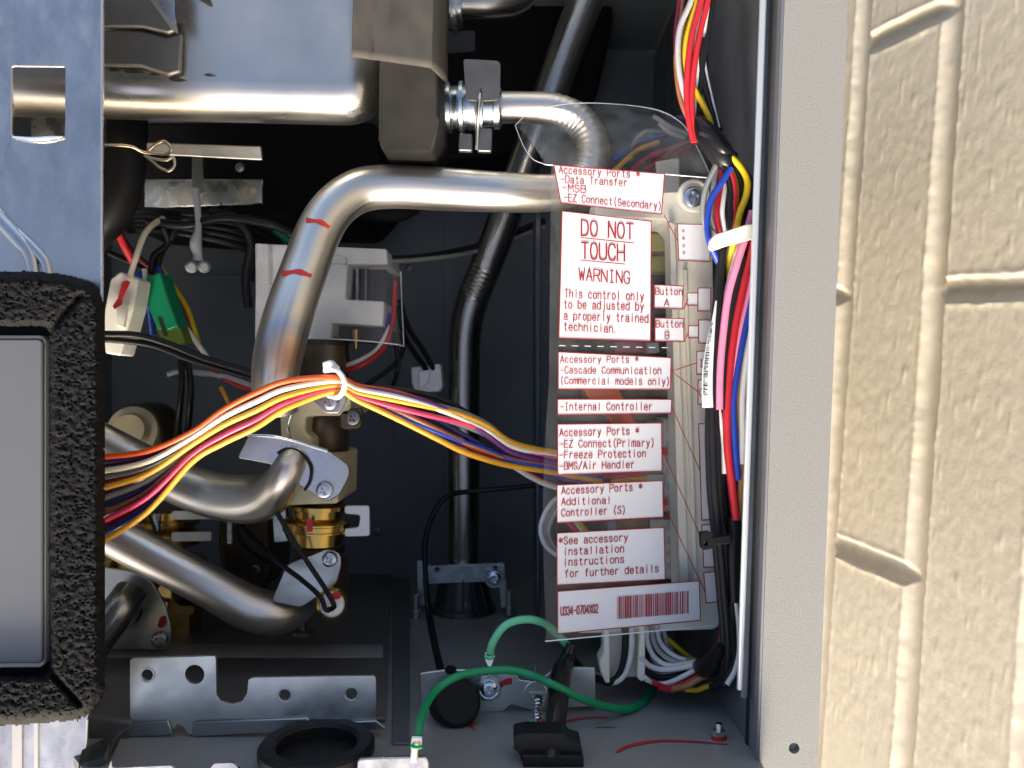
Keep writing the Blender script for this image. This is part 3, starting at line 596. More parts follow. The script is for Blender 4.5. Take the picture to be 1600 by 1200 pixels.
obj('groove', plate([(246, 496), (252, 496), (262, 524), (256, 526)], .4446, .001), mat('groove dark', (.02, .03, .02)), gc)
harness('left_loom', 'mixed red, blue, yellow and white wires hanging behind the green plug',
        [('blue', [(218, 425, .455), (226, 450, .455), (232, 475, .455), (238, 520, .47)], 6), ('white', [(226, 420, .452), (228, 440, .452), (233, 458, .45)], 4), ('blue', [(246, 418, .46), (262, 450, .46), (272, 470, .462), (280, 487, .465)], 6),
         ('maroon', [(185, 360, .46), (200, 385, .46), (225, 410, .465), (255, 430, .47), (285, 470, .475), (305, 525, .48), (320, 560, .48)], 5),
         ('lemon', [(250, 415, .47), (270, 445, .47), (292, 480, .47), (306, 520, .475), (312, 545, .48)], 3.5), ('red', [(165, 357, .45), (183, 362, .452), (195, 385, .455), (208, 410, .46)], 6),
         ('white', [(275, 490, .465), (300, 525, .47), (325, 560, .475), (345, 590, .48)], 4), ('red', [(330, 575, .47), (350, 590, .47), (380, 605, .47), (410, 612, .47)], 4),
         ('pale grey', [(262, 585, .47), (280, 580, .47), (310, 583, .47), (350, 588, .47), (400, 605, .47)], 4.5), ('yellow', [(345, 605, .47), (355, 625, .47), (362, 640, .475)], 3.5)])
harness('black_cables_left', 'pair of thick black cables sweeping across behind the foam gasket', [('black', [(120, 520, .41), (170, 522, .412), (215, 524, .415), (265, 538, .42), (320, 560, .425), (400, 584, .43)], 5.5), ('black', [(120, 530, .415), (175, 531, .416), (240, 540, .42), (300, 563, .425), (395, 592, .435)], 5)])
harness('drooping_black_cables', 'two black cables hanging down behind the loom near the foam', [('black', [(283, 560, .46), (284, 600, .46), (280, 650, .47), (276, 690, .49)], 5), ('black', [(292, 560, .46), (298, 600, .46), (296, 650, .47), (290, 690, .49)], 5)])
harness('black_loom_above', 'bundle of black cables crossing beneath the exchanger above the plugs', [('black', [(150, 345 + 6 * k, .47 + .004 * k), (220, 330 + 7 * k, .46), (300, 335 + 8 * k, .46), (370, 340 + 11 * k, .47), (440, 375 + 9 * k, .49)], 6) for k in range(5)] + [('black', [(255, 355, .45), (262, 380, .455), (240, 400, .455), (236, 425, .455)], 5), ('black', [(275, 350, .455), (268, 372, .455), (252, 395, .46), (244, 425, .46)], 5)])
harness('tangled_dark_cables', 'tangle of dark cables dropping in front of the white coil block side', [('black', [(330, 330, .455), (372, 345, .455), (392, 380, .46), (384, 430, .465), (388, 480, .47)], 7), ('black', [(350, 330, .46), (384, 352, .46), (402, 395, .468), (398, 440, .47)], 6),
    ('black', [(230, 345, .45), (290, 352, .45), (350, 340, .45), (420, 350, .45), (470, 372, .46)], 7), ('green', [(430, 360, .47), (440, 368, .47), (450, 378, .472)], 6), ('black', [(170, 395, .47), (220, 418, .475), (262, 450, .48), (300, 520, .485)], 5)])
for (x0, y0, x1, y1) in ((285, 430, 402, 434), (610, 330, 613, 880), (690, 260, 692, 860)): obj('panel_crease', box(x0, y0, x1, y1, .6485, .652), mat('crease paint', (.17, .19, .21), 0, .4), cab)
for x, y in ((640, 420), (800, 700), (590, 830)): screw(cab, x, y, .6495, 6, DSCR)
sf = thing('shelf_bracket', 'zinc shelf bracket with a folded lip below the exchanger', 'bracket', P(330, 300, .50))
obj('lip', plate(rnd([(228, 222), (408, 228), (410, 250), (262, 242), (228, 240)], 3), .425, .002), GALV, sf, bevel=.0006)
obj('shelf', plate([(225, 280), (410, 280), (410, 318), (225, 325)], .50, .003), ZINC, sf, bevel=.0006)
obj('strut', plate([(300, 246), (316, 246), (318, 300), (300, 300)], .478, .002), GALV, sf)
screw(sf, 375, 262, .49, 7, GALV)
tie = thing('white_cable_tie', 'white nylon tie hanging with a two lobed end', 'cable tie', P(310, 410, .45))
obj('strap', tube([(305, 296, .452, 6), (309, 330, .45, 5), (310, 355, .448, 5), (306, 380, .447, 9), (309, 398, .447, 7), (309, 408, .447, 9)], k=10), mat('translucent nylon', (.42, .45, .47), 0, .35), tie)
obj('lobe', lathe(P(299, 417, .452), P(299, 417, .442), [(0, .002), (.3, .0034), (.7, .0034), (1, .002)], 16), MC['translucent nylon'], tie)
obj('lobe', lathe(P(319, 417, .452), P(319, 417, .442), [(0, .002), (.3, .0034), (.7, .0034), (1, .002)], 16), MC['translucent nylon'], tie)
ho = thing('black_hose', 'black rubber hose dropping from the exchanger beside the zinc plate', 'hose', P(200, 330, .42))
obj('hose', tube([(200, 170, .43, 29), (198, 230, .425, 30), (190, 290, .425, 31), (165, 340, .43, 32), (110, 390, .44, 32)], k=24), BLACK, ho)
ck = thing('hose_wire_clip', 'looped brass coloured spring wire clip around the black hose', 'spring clip', P(255, 245, .40))
obj('wire_loop', tube([(150, 227, .398), (180, 227, .394), (205, 229, .395), (225, 238, .398), (245, 240, .398), (262, 240, .398), (268, 232, .397), (256, 221, .397), (240, 228, .398), (229, 243, .399), (246, 249, .397), (262, 250, .396), (270, 245, .396), (273, 258, .396), (264, 267, .396), (250, 262, .397), (238, 252, .398), (226, 243, .399)], 2.5, n=10, k=10), mat('brassy wire', (.72, .62, .46), 1, .25), ck)
tf = thing('upper_fitting', 'shiny silver pipe fitting at the top in the dark', 'fitting', P(740, 20, .47))
obj('collar', lathe(P(690, 10, .46), P(722, 10, .46), [(0, .012), (.5, .012), (.55, .0145), (.75, .0145), (.8, .012), (1, .012)]), ZINC, tf)
obj('pipe', tube([(720, 5, .46, 24), (770, 4, .462, 25), (810, -6, .47, 25), (850, -60, .48, 25)], k=24), ST2, tf)
obj('clip', plate(rnd([(700, 48), (742, 48), (742, 80), (700, 84)], 3), .46, .004), mat('black clip', (.012, .012, .013), .3, .4), tf)
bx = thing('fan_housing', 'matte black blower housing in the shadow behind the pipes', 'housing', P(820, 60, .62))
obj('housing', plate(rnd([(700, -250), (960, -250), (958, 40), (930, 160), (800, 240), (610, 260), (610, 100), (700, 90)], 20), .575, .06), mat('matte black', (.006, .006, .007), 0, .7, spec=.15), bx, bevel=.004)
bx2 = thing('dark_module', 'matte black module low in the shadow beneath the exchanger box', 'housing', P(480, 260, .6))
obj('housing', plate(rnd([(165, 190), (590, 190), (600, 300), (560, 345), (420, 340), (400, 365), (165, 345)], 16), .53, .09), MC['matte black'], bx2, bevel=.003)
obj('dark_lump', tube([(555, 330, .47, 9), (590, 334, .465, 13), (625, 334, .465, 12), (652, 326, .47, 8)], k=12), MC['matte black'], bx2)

# ---------------------------------------------------------------- main coloured harness
XL = [150, 230, 300, 350, 400, 450, 523]; TL = [715, 705, 675, 640, 614, 595, 589]; BL = [853, 800, 722, 692, 668, 637, 611]
XR = [560, 620, 680, 720, 760, 800, 860, 940]; TR = [602, 606, 616, 632, 657, 690, 706, 716]; BR = [626, 654, 684, 704, 718, 728, 737, 752]
mh = thing('coloured_wire_harness', 'fan of orange, cream, yellow, red and blue wires arching over the pipes from the foam', 'wires', P(523, 612, .365))
Wd = [('orange', 0, .0, .35), ('purple', .06, .02, .55), ('black', .10, .1, .20), ('cream', .17, .30, .12), ('grey', .25, .42, .10), ('maroon', .31, .4, .88), ('yellow', .37, .60, 0.0), ('grey', .49, .66, .40), ('navy', .585, .62, .74),
      ('brown', .67, .7, .66), ('pink', .76, .80, .24), ('red', .81, .86, .92), ('navy', .885, .85, .66), ('blue', .90, .92, .82), ('yellow', 1, 1, 1.0)]
for i, (c, sl_, st_, sr) in enumerate(Wd):
    pts = []; lift = (-.0025 if c in ('orange', 'cream', 'yellow', 'pink') else .0012 * (i % 3))
    for j, x in enumerate(XL):
        q = j / 6; s = sl_ + (st_ - sl_) * max(0, (q - .15) / .85); dd = .352 - .010 * math.sin(q * math.pi * .6) + .004 * max(0, q - .6)
        pts.append((x, TL[j] + (BL[j] - TL[j]) * s, dd + lift))
    pts[-1] = (525, 590 + 21 * st_, .3495 + lift)
    for j, x in enumerate(XR):
        q = (j + 1) / 8; s = st_ + (sr - st_) * min(1, q * 1.25)
        s = min(1, max(0, s + .12 * math.sin(i * 2.1 + q * 3) * math.sin(q * math.pi) * (0 < sr < 1)))
        lr = {'orange': .003, 'black': .003, 'navy': .001, 'maroon': .002}.get(c, -.002 if c in ('pink', 'brown', 'blue', 'purple', 'yellow', 'cream') else 0)
        pts.append((x, TR[j] + (BR[j] - TR[j]) * s, .3495 + lift + (lr - lift) * min(1, q * 3) + .062 * q ** 1.3))
    obj('wire', tube(pts, 4.7 if c in ('orange', 'cream', 'yellow') else 4.3, 8, 12), wm(c), mh, label=c + ' insulated wire')
for c, yy in (('white', 748), ('purple', 742), ('yellow', 744)):
    wire(mh, [(760, 700 + (yy - 742) * 2, .41), (800, 722 + (yy - 742), .412), (830, yy - 2, .414), (870, yy + 14, .416), (940, yy + 22, .42)], c, 4)
for k, c in enumerate(('red', 'pink', 'purple', 'navy', 'brown', 'blue')):
    wire(mh, [(840, 706 + k * 5, .412), (890, 718 + k * 6, .416), (950, 735 + k * 3, .42), (1000, 745 + k * 2, .425)], c, 4)
obj('cable_tie', tube([(508, 579, .345), (524, 577, .338), (536, 590, .337), (538, 606, .338), (529, 620, .343), (514, 618, .352)], 4.2, n=6, k=8), NATW, mh, label='white nylon cable tie')
obj('cable_tie_head', plate(rnd([(503, 566), (516, 562), (528, 574), (520, 582), (505, 578)], 3), .339, .006), NATW, mh, bevel=.0008)

# ---------------------------------------------------------------- thin black wire, grommets, brackets on the bottom wall
bw = thing('sensor_cable', 'thin black cable looping past the gas pipe into a round rubber grommet', 'cable', P(700, 1100, .42))
obj('cable', tube([(900, 752, .44), (850, 757, .45), (790, 763, .46), (735, 768, .465), (700, 775, .47), (676, 805, .47), (664, 850, .465), (666, 910, .455), (672, 960, .445), (684, 1020, .41), (697, 1065, .385), (714, 1096, .368)], 4.2, 8, 10), BLKV, bw)
obj('cable', tube([(664, 905, .452), (669, 960, .443), (680, 1020, .408), (692, 1066, .383), (707, 1097, .368)], 3.8, 8, 10), BLKV, bw)
obj('grommet', lathe(P(704, 1098, .385), P(716, 1098, .364), [(0, .0105), (.2, .0112), (.8, .0112), (.93, .0105), (1, .009)]), mat('soft black rubber', (.014, .014, .015), 0, .7, .15, 300, spec=.2), bw)
obj('grommet_foot', plate(rnd([(684, 1095), (722, 1095), (734, 1124), (690, 1130)], 4), .3665, .012), MC['soft black rubber'], bw, bevel=.001)
zb = thing('pierced_bracket', 'zinc bracket with four holes and a scooped top edge in front of the tray', 'bracket', P(400, 1140, .40))
obj('plate', plate(rnd([(203, 1029), (337, 1025), (338, 1085), (345, 1096), (362, 1101), (378, 1096), (386, 1083), (388, 1062), (395, 1059), (587, 1056), (588, 1137), (508, 1139), (500, 1131), (494, 1131), (484, 1140), (295, 1148), (287, 1136), (278, 1131), (268, 1144), (203, 1149)], [5, 5, 0, 0, 0, 0, 0, 0, 4, 6, 0, 0, 0, 0, 0, 0, 0, 0, 0, 0]), .3545, .0018,
                   [circ(230, 1055, 9), circ(304, 1054, 15), circ(445, 1086, 9), circ(549, 1084, 9)]), GALV, zb, bevel=.0005)
obj('foot', plate([(203, 1130), (262, 1126), (270, 1147), (258, 1150), (203, 1152)], .3530, .0012), mat('bend zinc', (.34, .36, .37), 1, .42), zb, bevel=.0005)
obj('foot', plate([(300, 1128), (480, 1122), (492, 1141), (300, 1152)], .3530, .0012), MC['bend zinc'], zb, bevel=.0005)
obj('foot', plate([(508, 1130), (588, 1126), (602, 1137), (602, 1141), (510, 1142)], .3530, .0012), MC['bend zinc'], zb, bevel=.0005)
for cx, cy in ((230, 1055), (445, 1086), (549, 1084)):
    obj('dimple', lathe(P(cx, cy, .3848), P(cx, cy, .392), [(0, 11.5 * .385 / F), (.05, 10.5 * .385 / F), (1, 8 * .385 / F)]), GALV, zb) if False else None
    bm = bmesh.new(); n = 28
    r1 = [bm.verts.new(P(cx + 11.5 * math.cos(a), cy + 11.5 * math.sin(a), .3541)) for a in [2 * math.pi * i / n for i in range(n)]]
    r2 = [bm.verts.new(P(cx + 9 * math.cos(a), cy - 1 + 9 * math.sin(a), .3560)) for a in [2 * math.pi * i / n for i in range(n)]]
    for i in range(n): bm.faces.new((r1[i], r1[(i + 1) % n], r2[(i + 1) % n], r2[i]))
    obj('hole_rim', bm, ZINC, zb)
rg = thing('rubber_ring', 'thick black rubber ring grommet on the bottom wall of the cabinet', 'grommet', fp(495, .335))
bm = bmesh.new(); c0 = fp(495, .333, -.003)
rs_ = [(.0238, .000), (.0238, .003), (.0225, .0045), (.018, .0045), (.0165, .003), (.0165, -.002)]
rr_ = [[bm.verts.new(c0 + Vector((r * math.cos(a), z, r * math.sin(a)))) for a in [2 * math.pi * i / 48 for i in range(48)]] for r, z in rs_]
for i in range(5):
    for j in range(48): bm.faces.new((rr_[i][j], rr_[i][(j + 1) % 48], rr_[i + 1][(j + 1) % 48], rr_[i + 1][j]))
bm.faces.new(rr_[5])
obj('ring', bm, BLACK, rg)
eb = thing('earth_bracket', 'zinc earthing bracket with a ground symbol and scooped corner', 'bracket', P(800, 1115, .41))
obj('plate', plate(rnd([(655, 1052), (692, 1047), (800, 1045), (812, 1062), (838, 1066), (860, 1050), (866, 1042), (930, 1043), (932, 1104), (830, 1110), (800, 1101), (786, 1112), (668, 1120), (658, 1110)], [4, 0, 4, 0, 0, 0, 3, 4, 0, 0, 0, 0, 0, 4]), .381, .0018), GALV, eb, bevel=.0005)
obj('knockout', plate(circ(704, 1047, 9, 7), .3805, .001), BLACK, eb)
bm = bmesh.new()
tube([(837 + 17 * math.cos(a), 1083 + 18 * math.sin(a), .3806) for a in [2 * math.pi * i / 20 for i in range(21)]], 1.2, 3, 6, bm)
for (xa, ya, xb, yb) in ((837, 1040, 837, 1080), (827, 1082, 852, 1083), (829, 1088, 850, 1089), (832, 1094, 846, 1094)): tube([(xa, ya, .3806), (xb, yb, .3806)], 1.2, 3, 6, bm)
obj('ground_symbol', bm, mat('embossed zinc', (.72, .75, .76), 1, .3), eb)
obj('pen_mark', plate([(780, 1066), (793, 1060), (800, 1060), (800, 1069), (788, 1071), (781, 1078)], .3806, .0006), RED, eb)
screw(eb, 764, 1076, .3765, 13, SCRB, .1, washer=True)
obj('lock_washer', lathe(P(764, 1076, .3805), P(764, 1076, .377), [(0, 19 * .4 / F), (.5, 19 * .4 / F), (.7, 16 * .4 / F), (1, 15 * .4 / F)], 9), ZINC, eb)
# green earth wires
gw = thing('short_earth_wire', 'pale green earth wire arching from its screw into the black sleeve', 'wire', P(766, 1060, .40))
obj('insulation', tube([(765, 1020, .374), (772, 1000, .373), (790, 977, .373), (818, 968, .374), (846, 972, .376), (868, 988, .386), (884, 1006, .389), (890, 1014, .390)], 6.2, 10, 12), wm('light green'), gw)
obj('terminal', plate(rnd([(757, 1020), (773, 1020), (773, 1032), (768, 1044), (769, 1058), (761, 1058), (762, 1044), (756, 1032)], 3), .374, .0025), SCREW, gw, bevel=.0006)
obj('terminal_band', tube([(758, 1026, .3725), (765, 1028, .371), (772, 1026, .3725)], 3, 4, 8), wm('light green'), gw)
gw2 = thing('long_earth_wire', 'deep green earth wire sweeping from the front terminal behind the board', 'wire', P(650, 1165, .37))
obj('insulation', tube([(653, 1152, .316), (656, 1130, .322), (664, 1105, .334), (682, 1078, .348), (712, 1058, .356), (750, 1049, .362), (795, 1047, .365), (830, 1055, .365), (865, 1070, .358), (905, 1090, .362), (945, 1104, .370), (978, 1108, .377), (1003, 1100, .388), (1018, 1080, .405)], 6.4, 10, 12), wm('green'), gw2)
obj('terminal', plate(rnd([(643, 1151), (660, 1152), (659, 1166), (653, 1172), (652, 1192), (640, 1192), (642, 1172), (641, 1164)], 3), .3140, .003), mat('crimp tin', (.80, .76, .66), 1, .3), gw2, bevel=.0006)
obj('crimp_band', tube([(643, 1166, .3135), (650, 1168, .312), (658, 1167, .3135)], 3, 4, 8), wm('green'), gw2)
tb = thing('front_tab', 'rounded zinc tab at the lower front edge carrying the earth terminal', 'metal tab', P(615, 1200, .36))
obj('tab', plate(rnd([(556, 1250), (558, 1187), (600, 1184), (666, 1183), (670, 1190), (670, 1250)], 6), .3165, .002), ZINCW, tb, bevel=.0005)
ft = thing('front_lip', 'notched bright zinc lip along the lower opening edge', 'metal lip', P(270, 1200, .34))
obj('lip', plate(rnd([(150, 1250), (174, 1187), (175, 1200), (268, 1196), (276, 1206), (326, 1204), (334, 1193), (364, 1192), (374, 1202), (380, 1250)], 4), .3165, .0015), ZINCW, ft, bevel=.0004)
kp = thing('black_corner_guard', 'crumpled black plastic guard at the lower opening corner', 'guard', P(150, 1150, .35))
sheet('guard', [(128, 1172, .333), (150, 1160, .334), (180, 1146, .338), (205, 1135, .347)], [(130, 1220, .326), (150, 1205, .326), (172, 1185, .329), (190, 1152, .342)], mat('glossy black plastic', (.02, .021, .02), 0, .25, .3, 60), kp, .003)
obj('edge', plate([(136, 1120), (205, 1128), (203, 1152), (150, 1185), (132, 1175)], .352, .004), mat('grey guard', (.10, .10, .10), .2, .5), kp, bevel=.001)
# power cable sleeve with square grommet
pc = thing('power_cable', 'stout black sleeved cable standing in a square black grommet', 'cable', P(860, 1190, .36))
obj('sleeve', tube([(893, 1006, .386, 7), (886, 1030, .384, 13), (878, 1050, .374, 16), (872, 1085, .362, 17.5), (867, 1130, .346, 17.5), (863, 1170, .333, 17), (862, 1195, .326, 17)], k=20), mat('shiny black sleeve', (.012, .012, .012), 0, .22, .2, 60), pc)
obj('grommet', plate(rnd([(802, 1150), (818, 1146), (880, 1146), (892, 1158), (908, 1162), (912, 1192), (816, 1192), (810, 1176), (803, 1172)], 4), .3285, .012), BLACK, pc, bevel=.001)
obj('grommet_base', plate(rnd([(816, 1180), (912, 1182), (914, 1230), (818, 1230)], 4), .3255, .012), BLACK, pc, bevel=.0012)
wire(pc, [(893, 1025, .388), (905, 1040, .392), (920, 1056, .395), (945, 1064, .40)], 'black', 5.5); wire(pc, [(896, 1030, .390), (912, 1043, .395), (930, 1052, .398), (948, 1060, .402)], 'cream', 3)
ss = thing('sprung_screw', 'vertical plated screw with spring thread beside the power cable', 'screw', P(840, 1130, .39))
obj('thread', tube([(840 + 7 * math.cos(t * .8), 1092 + t * .72, .362 - 7 * .362 / F * math.sin(t * .8)) for t in range(54)], 1.7, 2, 6), SCREW, ss)
obj('core', lathe(P(841, 1088, .362), P(838, 1136, .362), [(0, .0019), (.85, .0019), (.86, .0034), (1, .0034)], 14), SCREW, ss)
obj('paint_dab', lathe(P(845, 1124, .358), P(846, 1133, .358), [(0, .0008), (.5, .0017), (1, .0008)], 10), RED, ss)
fb = thing('floor_bolt', 'small hex bolt with red paint standing on the grey bottom wall', 'bolt', P(1123, 1155, .35))
obj('shank', lathe(P(1123, 1130, .352), P(1123, 1146, .352), [(0, .0014), (.1, .0017), (1, .0017)], 14), SCREW, fb)
obj('nut', lathe(P(1123, 1140, .352), P(1123, 1151, .352), [(0, .0024), (.1, .0030), (.8, .0030), (1, .0026)], 6), SCREW, fb)
obj('washer', lathe(P(1123, 1151, .352), P(1123, 1155, .352), [(0, .0034), (1, .0034)], 18), RED, fb)

# ---------------------------------------------------------------- control board behind the warning sheet
pb = thing('control_board', 'cream plastic circuit board tray seen through the printed warning sheet', 'circuit board', P(1000, 970, .46))
obj('case', plate(rnd([(930, 306), (1096, 296), (1112, 330), (1128, 972), (1118, 984), (905, 990), (905, 966), (1068, 958), (1056, 356), (1044, 344), (930, 338)], [3, 12, 12, 14, 14, 3, 3, 10, 8, 6, 3]), .392, .03), CREAM, pb, bevel=.0014, seg=3)
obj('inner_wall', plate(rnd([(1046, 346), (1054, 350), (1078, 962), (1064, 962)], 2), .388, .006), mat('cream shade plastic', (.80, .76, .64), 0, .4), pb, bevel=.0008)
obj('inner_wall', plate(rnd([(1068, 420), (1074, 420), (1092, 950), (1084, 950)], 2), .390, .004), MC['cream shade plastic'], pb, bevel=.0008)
obj('boss', lathe(P(1083, 306, .395), P(1083, 306, .3895), [(0, 26 * .39 / F), (.9, 25 * .39 / F), (1, 23 * .39 / F)]), CREAM, pb)
screw(pb, 1082, 309, .3885, 17, SCRB, .2)
obj('arm', plate([(1025, 252), (1062, 246), (1062, 300), (1032, 302)], .415, .004), CREAM, pb, bevel=.0008)
obj('circuit', plate([(868, 330), (1075, 335), (1085, 975), (872, 975)], .448, .0016), mat('circuit green', (.02, .05, .022), 0, .35, .1, 400, .5, 240), pb)
PBS = [('capacitor', (1018, 365, 1046, 392), .425, (.38, .36, .03)), ('transformer', (1018, 400, 1046, 425), .43, (.30, .33, .04)), ('chip', (1020, 425, 1048, 470), .44, (.02, .025, .04)), ('relay', (880, 536, 930, 550), .43, (.015, .015, .02)),
       ('relay', (960, 534, 1010, 551), .43, (.22, .05, .09)), ('fuse', (1000, 535, 1030, 551), .432, (.45, .44, .42)), ('chip', (1030, 480, 1052, 540), .44, (.02, .02, .02)), ('heat_sink', (880, 645, 960, 664), .432, (.06, .065, .07)),
       ('connector', (1010, 742, 1038, 760), .424, (.55, .53, .46)), ('connector', (1038, 655, 1062, 800), .425, (.62, .60, .47)), ('connector', (1016, 812, 1062, 905), .425, (.64, .61, .50)), ('connector', (1020, 660, 1042, 740), .428, (.58, .55, .45)), ('relay', (966, 812, 1014, 830), .426, (.18, .07, .02)), ('coil', (905, 740, 950, 760), .438, (.05, .06, .08)), ('shield', (950, 815, 966, 830), .43, (.25, .27, .29))]
for nm, (x0, y0, x1, y1), dd, c in PBS:
    obj(nm, plate(rnd([(x0, y0), (x1, y0), (x1 + 1, y1), (x0, y1)], 2), dd, .449 - dd), mat('part %.2f %.2f %.2f' % c, c, 0, .4, .1, 300, .1, 80), pb, bevel=.0006)
for y in (678, 700, 722, 744, 766, 786, 830, 850, 870, 890):
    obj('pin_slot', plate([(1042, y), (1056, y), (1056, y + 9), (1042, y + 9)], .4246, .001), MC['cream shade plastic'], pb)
for y0 in (699, 778):
    obj('tab', plate(rnd([(1032, y0), (1043, y0), (1044, y0 + 12), (1032, y0 + 12)], 2), .4205, .003), REDB, pb)
oc = mat('orange plastic', (.80, .11, .02), 0, .35)
obj('connector', plate([(910, 603), (966, 606), (990, 655), (1000, 664), (960, 664), (920, 622)], .424, .02), oc, pb, bevel=.0008, label='orange ribbon connector')
obj('connector_rib', plate([(948, 640), (958, 640), (972, 662), (960, 663)], .4215, .003), mat('orange dark', (.42, .05, .01), 0, .4), pb)
obj('side_rail', plate([(836, 330), (846, 330), (843, 975), (838, 975)], .44, .05), mat('navy rail', (.02, .028, .04), 0, .35), pb, bevel=.0006)
hw = thing('board_wires', 'loops of wire glimpsed beneath the clear printed sheet', 'wires', P(880, 850, .42))
for k, (c, pts) in enumerate((('white', [(905, 768, .42), (868, 780, .418), (848, 810, .416), (846, 838, .416), (862, 862, .418), (900, 880, .425)]), ('pale grey', [(915, 772, .425), (872, 786, .422), (854, 815, .42), (852, 838, .42), (870, 868, .425), (905, 890, .43)]), ('white', [(900, 776, .43), (878, 790, .426), (860, 815, .425), (858, 842, .425), (880, 878, .43)]),
                              ('pink', [(880, 810, .42), (895, 824, .42), (915, 845, .425)]), ('lemon', [(900, 812, .42), (912, 824, .42), (925, 845, .425)]), ('white', [(892, 810, .422), (905, 824, .422), (918, 842, .425)]), ('blue', [(862, 846, .43), (868, 860, .43), (880, 875, .43)]),
                              ('pink', [(905, 742, .416), (960, 744, .416), (1005, 742, .42)]), ('purple', [(850, 738, .418), (880, 748, .416), (905, 752, .416), (950, 758, .42)]), ('yellow', [(955, 752, .416), (985, 748, .418), (1010, 748, .42)]))):
    wire(hw, pts, c, 3.8)
hu = thing('upper_board_wires', 'red, yellow and blue wires glimpsed under the clear film flap', 'wires', P(1000, 260, .44))
for c, pts in (('red', [(1115, 205, .42), (1070, 225, .43), (1030, 238, .435), (1000, 255, .44), (960, 290, .45)]), ('red', [(1115, 212, .42), (1072, 232, .428), (1040, 246, .435), (1010, 264, .44)]), ('yellow', [(1030, 222, .44), (1000, 233, .44), (980, 248, .445), (940, 285, .45)]), ('blue', [(1080, 206, .43), (1040, 210, .44), (1000, 220, .445), (960, 250, .45)]),
               ('pale grey', [(1075, 210, .425), (1050, 200, .425), (1028, 186, .425), (1022, 183, .43)]), ('pale grey', [(1070, 216, .425), (1045, 206, .425), (1030, 192, .425)]), ('purple', [(1085, 190, .425), (1065, 184, .425), (1055, 186, .43)]), ('tan', [(1100, 215, .42), (1060, 228, .425), (1045, 240, .43), (1040, 262, .44)]), ('grey', [(1050, 208, .44), (1010, 206, .44), (990, 225, .445), (985, 250, .45)])):
    wire(hu, pts, c, 4)

# ---------------------------------------------------------------- printed warning sheet
A0, A1, A2 = P(865, 257, .360), P(1093, 277, .381), P(871, 990, .360)
FN = (A1 - A0).cross(A2 - A0).normalized()
if FN.z < 0: FN = -FN
def on(x, y, lift=0):
    r = P(x, y, 1) - cam.location; t = (A0 - cam.location).dot(FN) / r.dot(FN); return cam.location + r * t + FN * lift
ws = thing('warning_sheet', 'clear plastic sheet printed with white panels and red warning text', 'warning sheet', on(980, 1000))
def film_sheet():
    bm = bmesh.new(); G = []
    for j in range(31):
        v = j / 30; row = []
        xl = 864 - 12 * v + 2.5 * math.sin(v * 7); y0, y1 = 257 + 0 * v, 1001
        for i in range(25):
            u = i / 24; xr = 1112 + 14 * v; x = xl + (xr - xl) * u
            yt, yb = 256.5 + 20 * u, 1002 - 25 * u; y = yt + (yb - yt) * v
            e = max(0, 1 - (x - xl) / 12)
            row.append(bm.verts.new(on(x, y, -.0005 + -.0035 * e * e * abs(math.sin(v * 6 + .4)))))
        G.append(row)
    for j in range(30):
        for i in range(24): bm.faces.new((G[j][i], G[j][i + 1], G[j + 1][i + 1], G[j + 1][i]))
    obj('sheet', bm, FILM, ws)
film_sheet()
fd = lambda x, y: H - on(x, y).z
FA = [(852, 257), (900, 261), (980, 267), (1050, 273), (1112, 278)]
FB = [(805, 196, .392), (832, 174, .40), (905, 161, .405), (1010, 168, .405), (1060, 188, .40)]
sheet('flap', [(x, y, fd(x, y) + .001) for x, y in FA], FB, FLAPF, ws, .006, 14, 14)
edge = mat('film edge', (.72, .76, .80), 0, .25)
obj('film_edge', tube([(x, y, fd(x, y) + .0006) for x, y in FA], 1.0, 6, 6), edge, ws)
obj('film_edge', tube([(852, 1002, fd(852, 1002)), (980, 990, fd(980, 990)), (1120, 977, fd(1120, 977))], 1.0, 6, 6), edge, ws)
obj('film_edge', tube(FB + [(1085, 222, .393), (1112, 278, fd(1112, 278))], .7, 6, 6), edge, ws)
obj('film_edge', tube([(805, 196, .392), (818, 228, .382), (832, 248, .374), (852, 257, .362)], .7, 6, 6), edge, ws)
INKW = mat('white print', (.70, .71, .74), 0, .22, .02, 60, .02, 40); INK = mat('red print', (.32, .012, .022), 0, .4)
def quad(bm, pts, lift): bm.faces.new([bm.verts.new(on(x, y, lift)) for x, y in pts])
def line(bm, a, b, w=.7, lift=.0004):
    dx, dy = b[0] - a[0], b[1] - a[1]; L = math.hypot(dx, dy) or 1; nx, ny = -dy / L * w, dx / L * w
    quad(bm, [(a[0] + nx, a[1] + ny), (b[0] + nx, b[1] + ny), (b[0] - nx, b[1] - ny), (a[0] - nx, a[1] - ny)], lift)
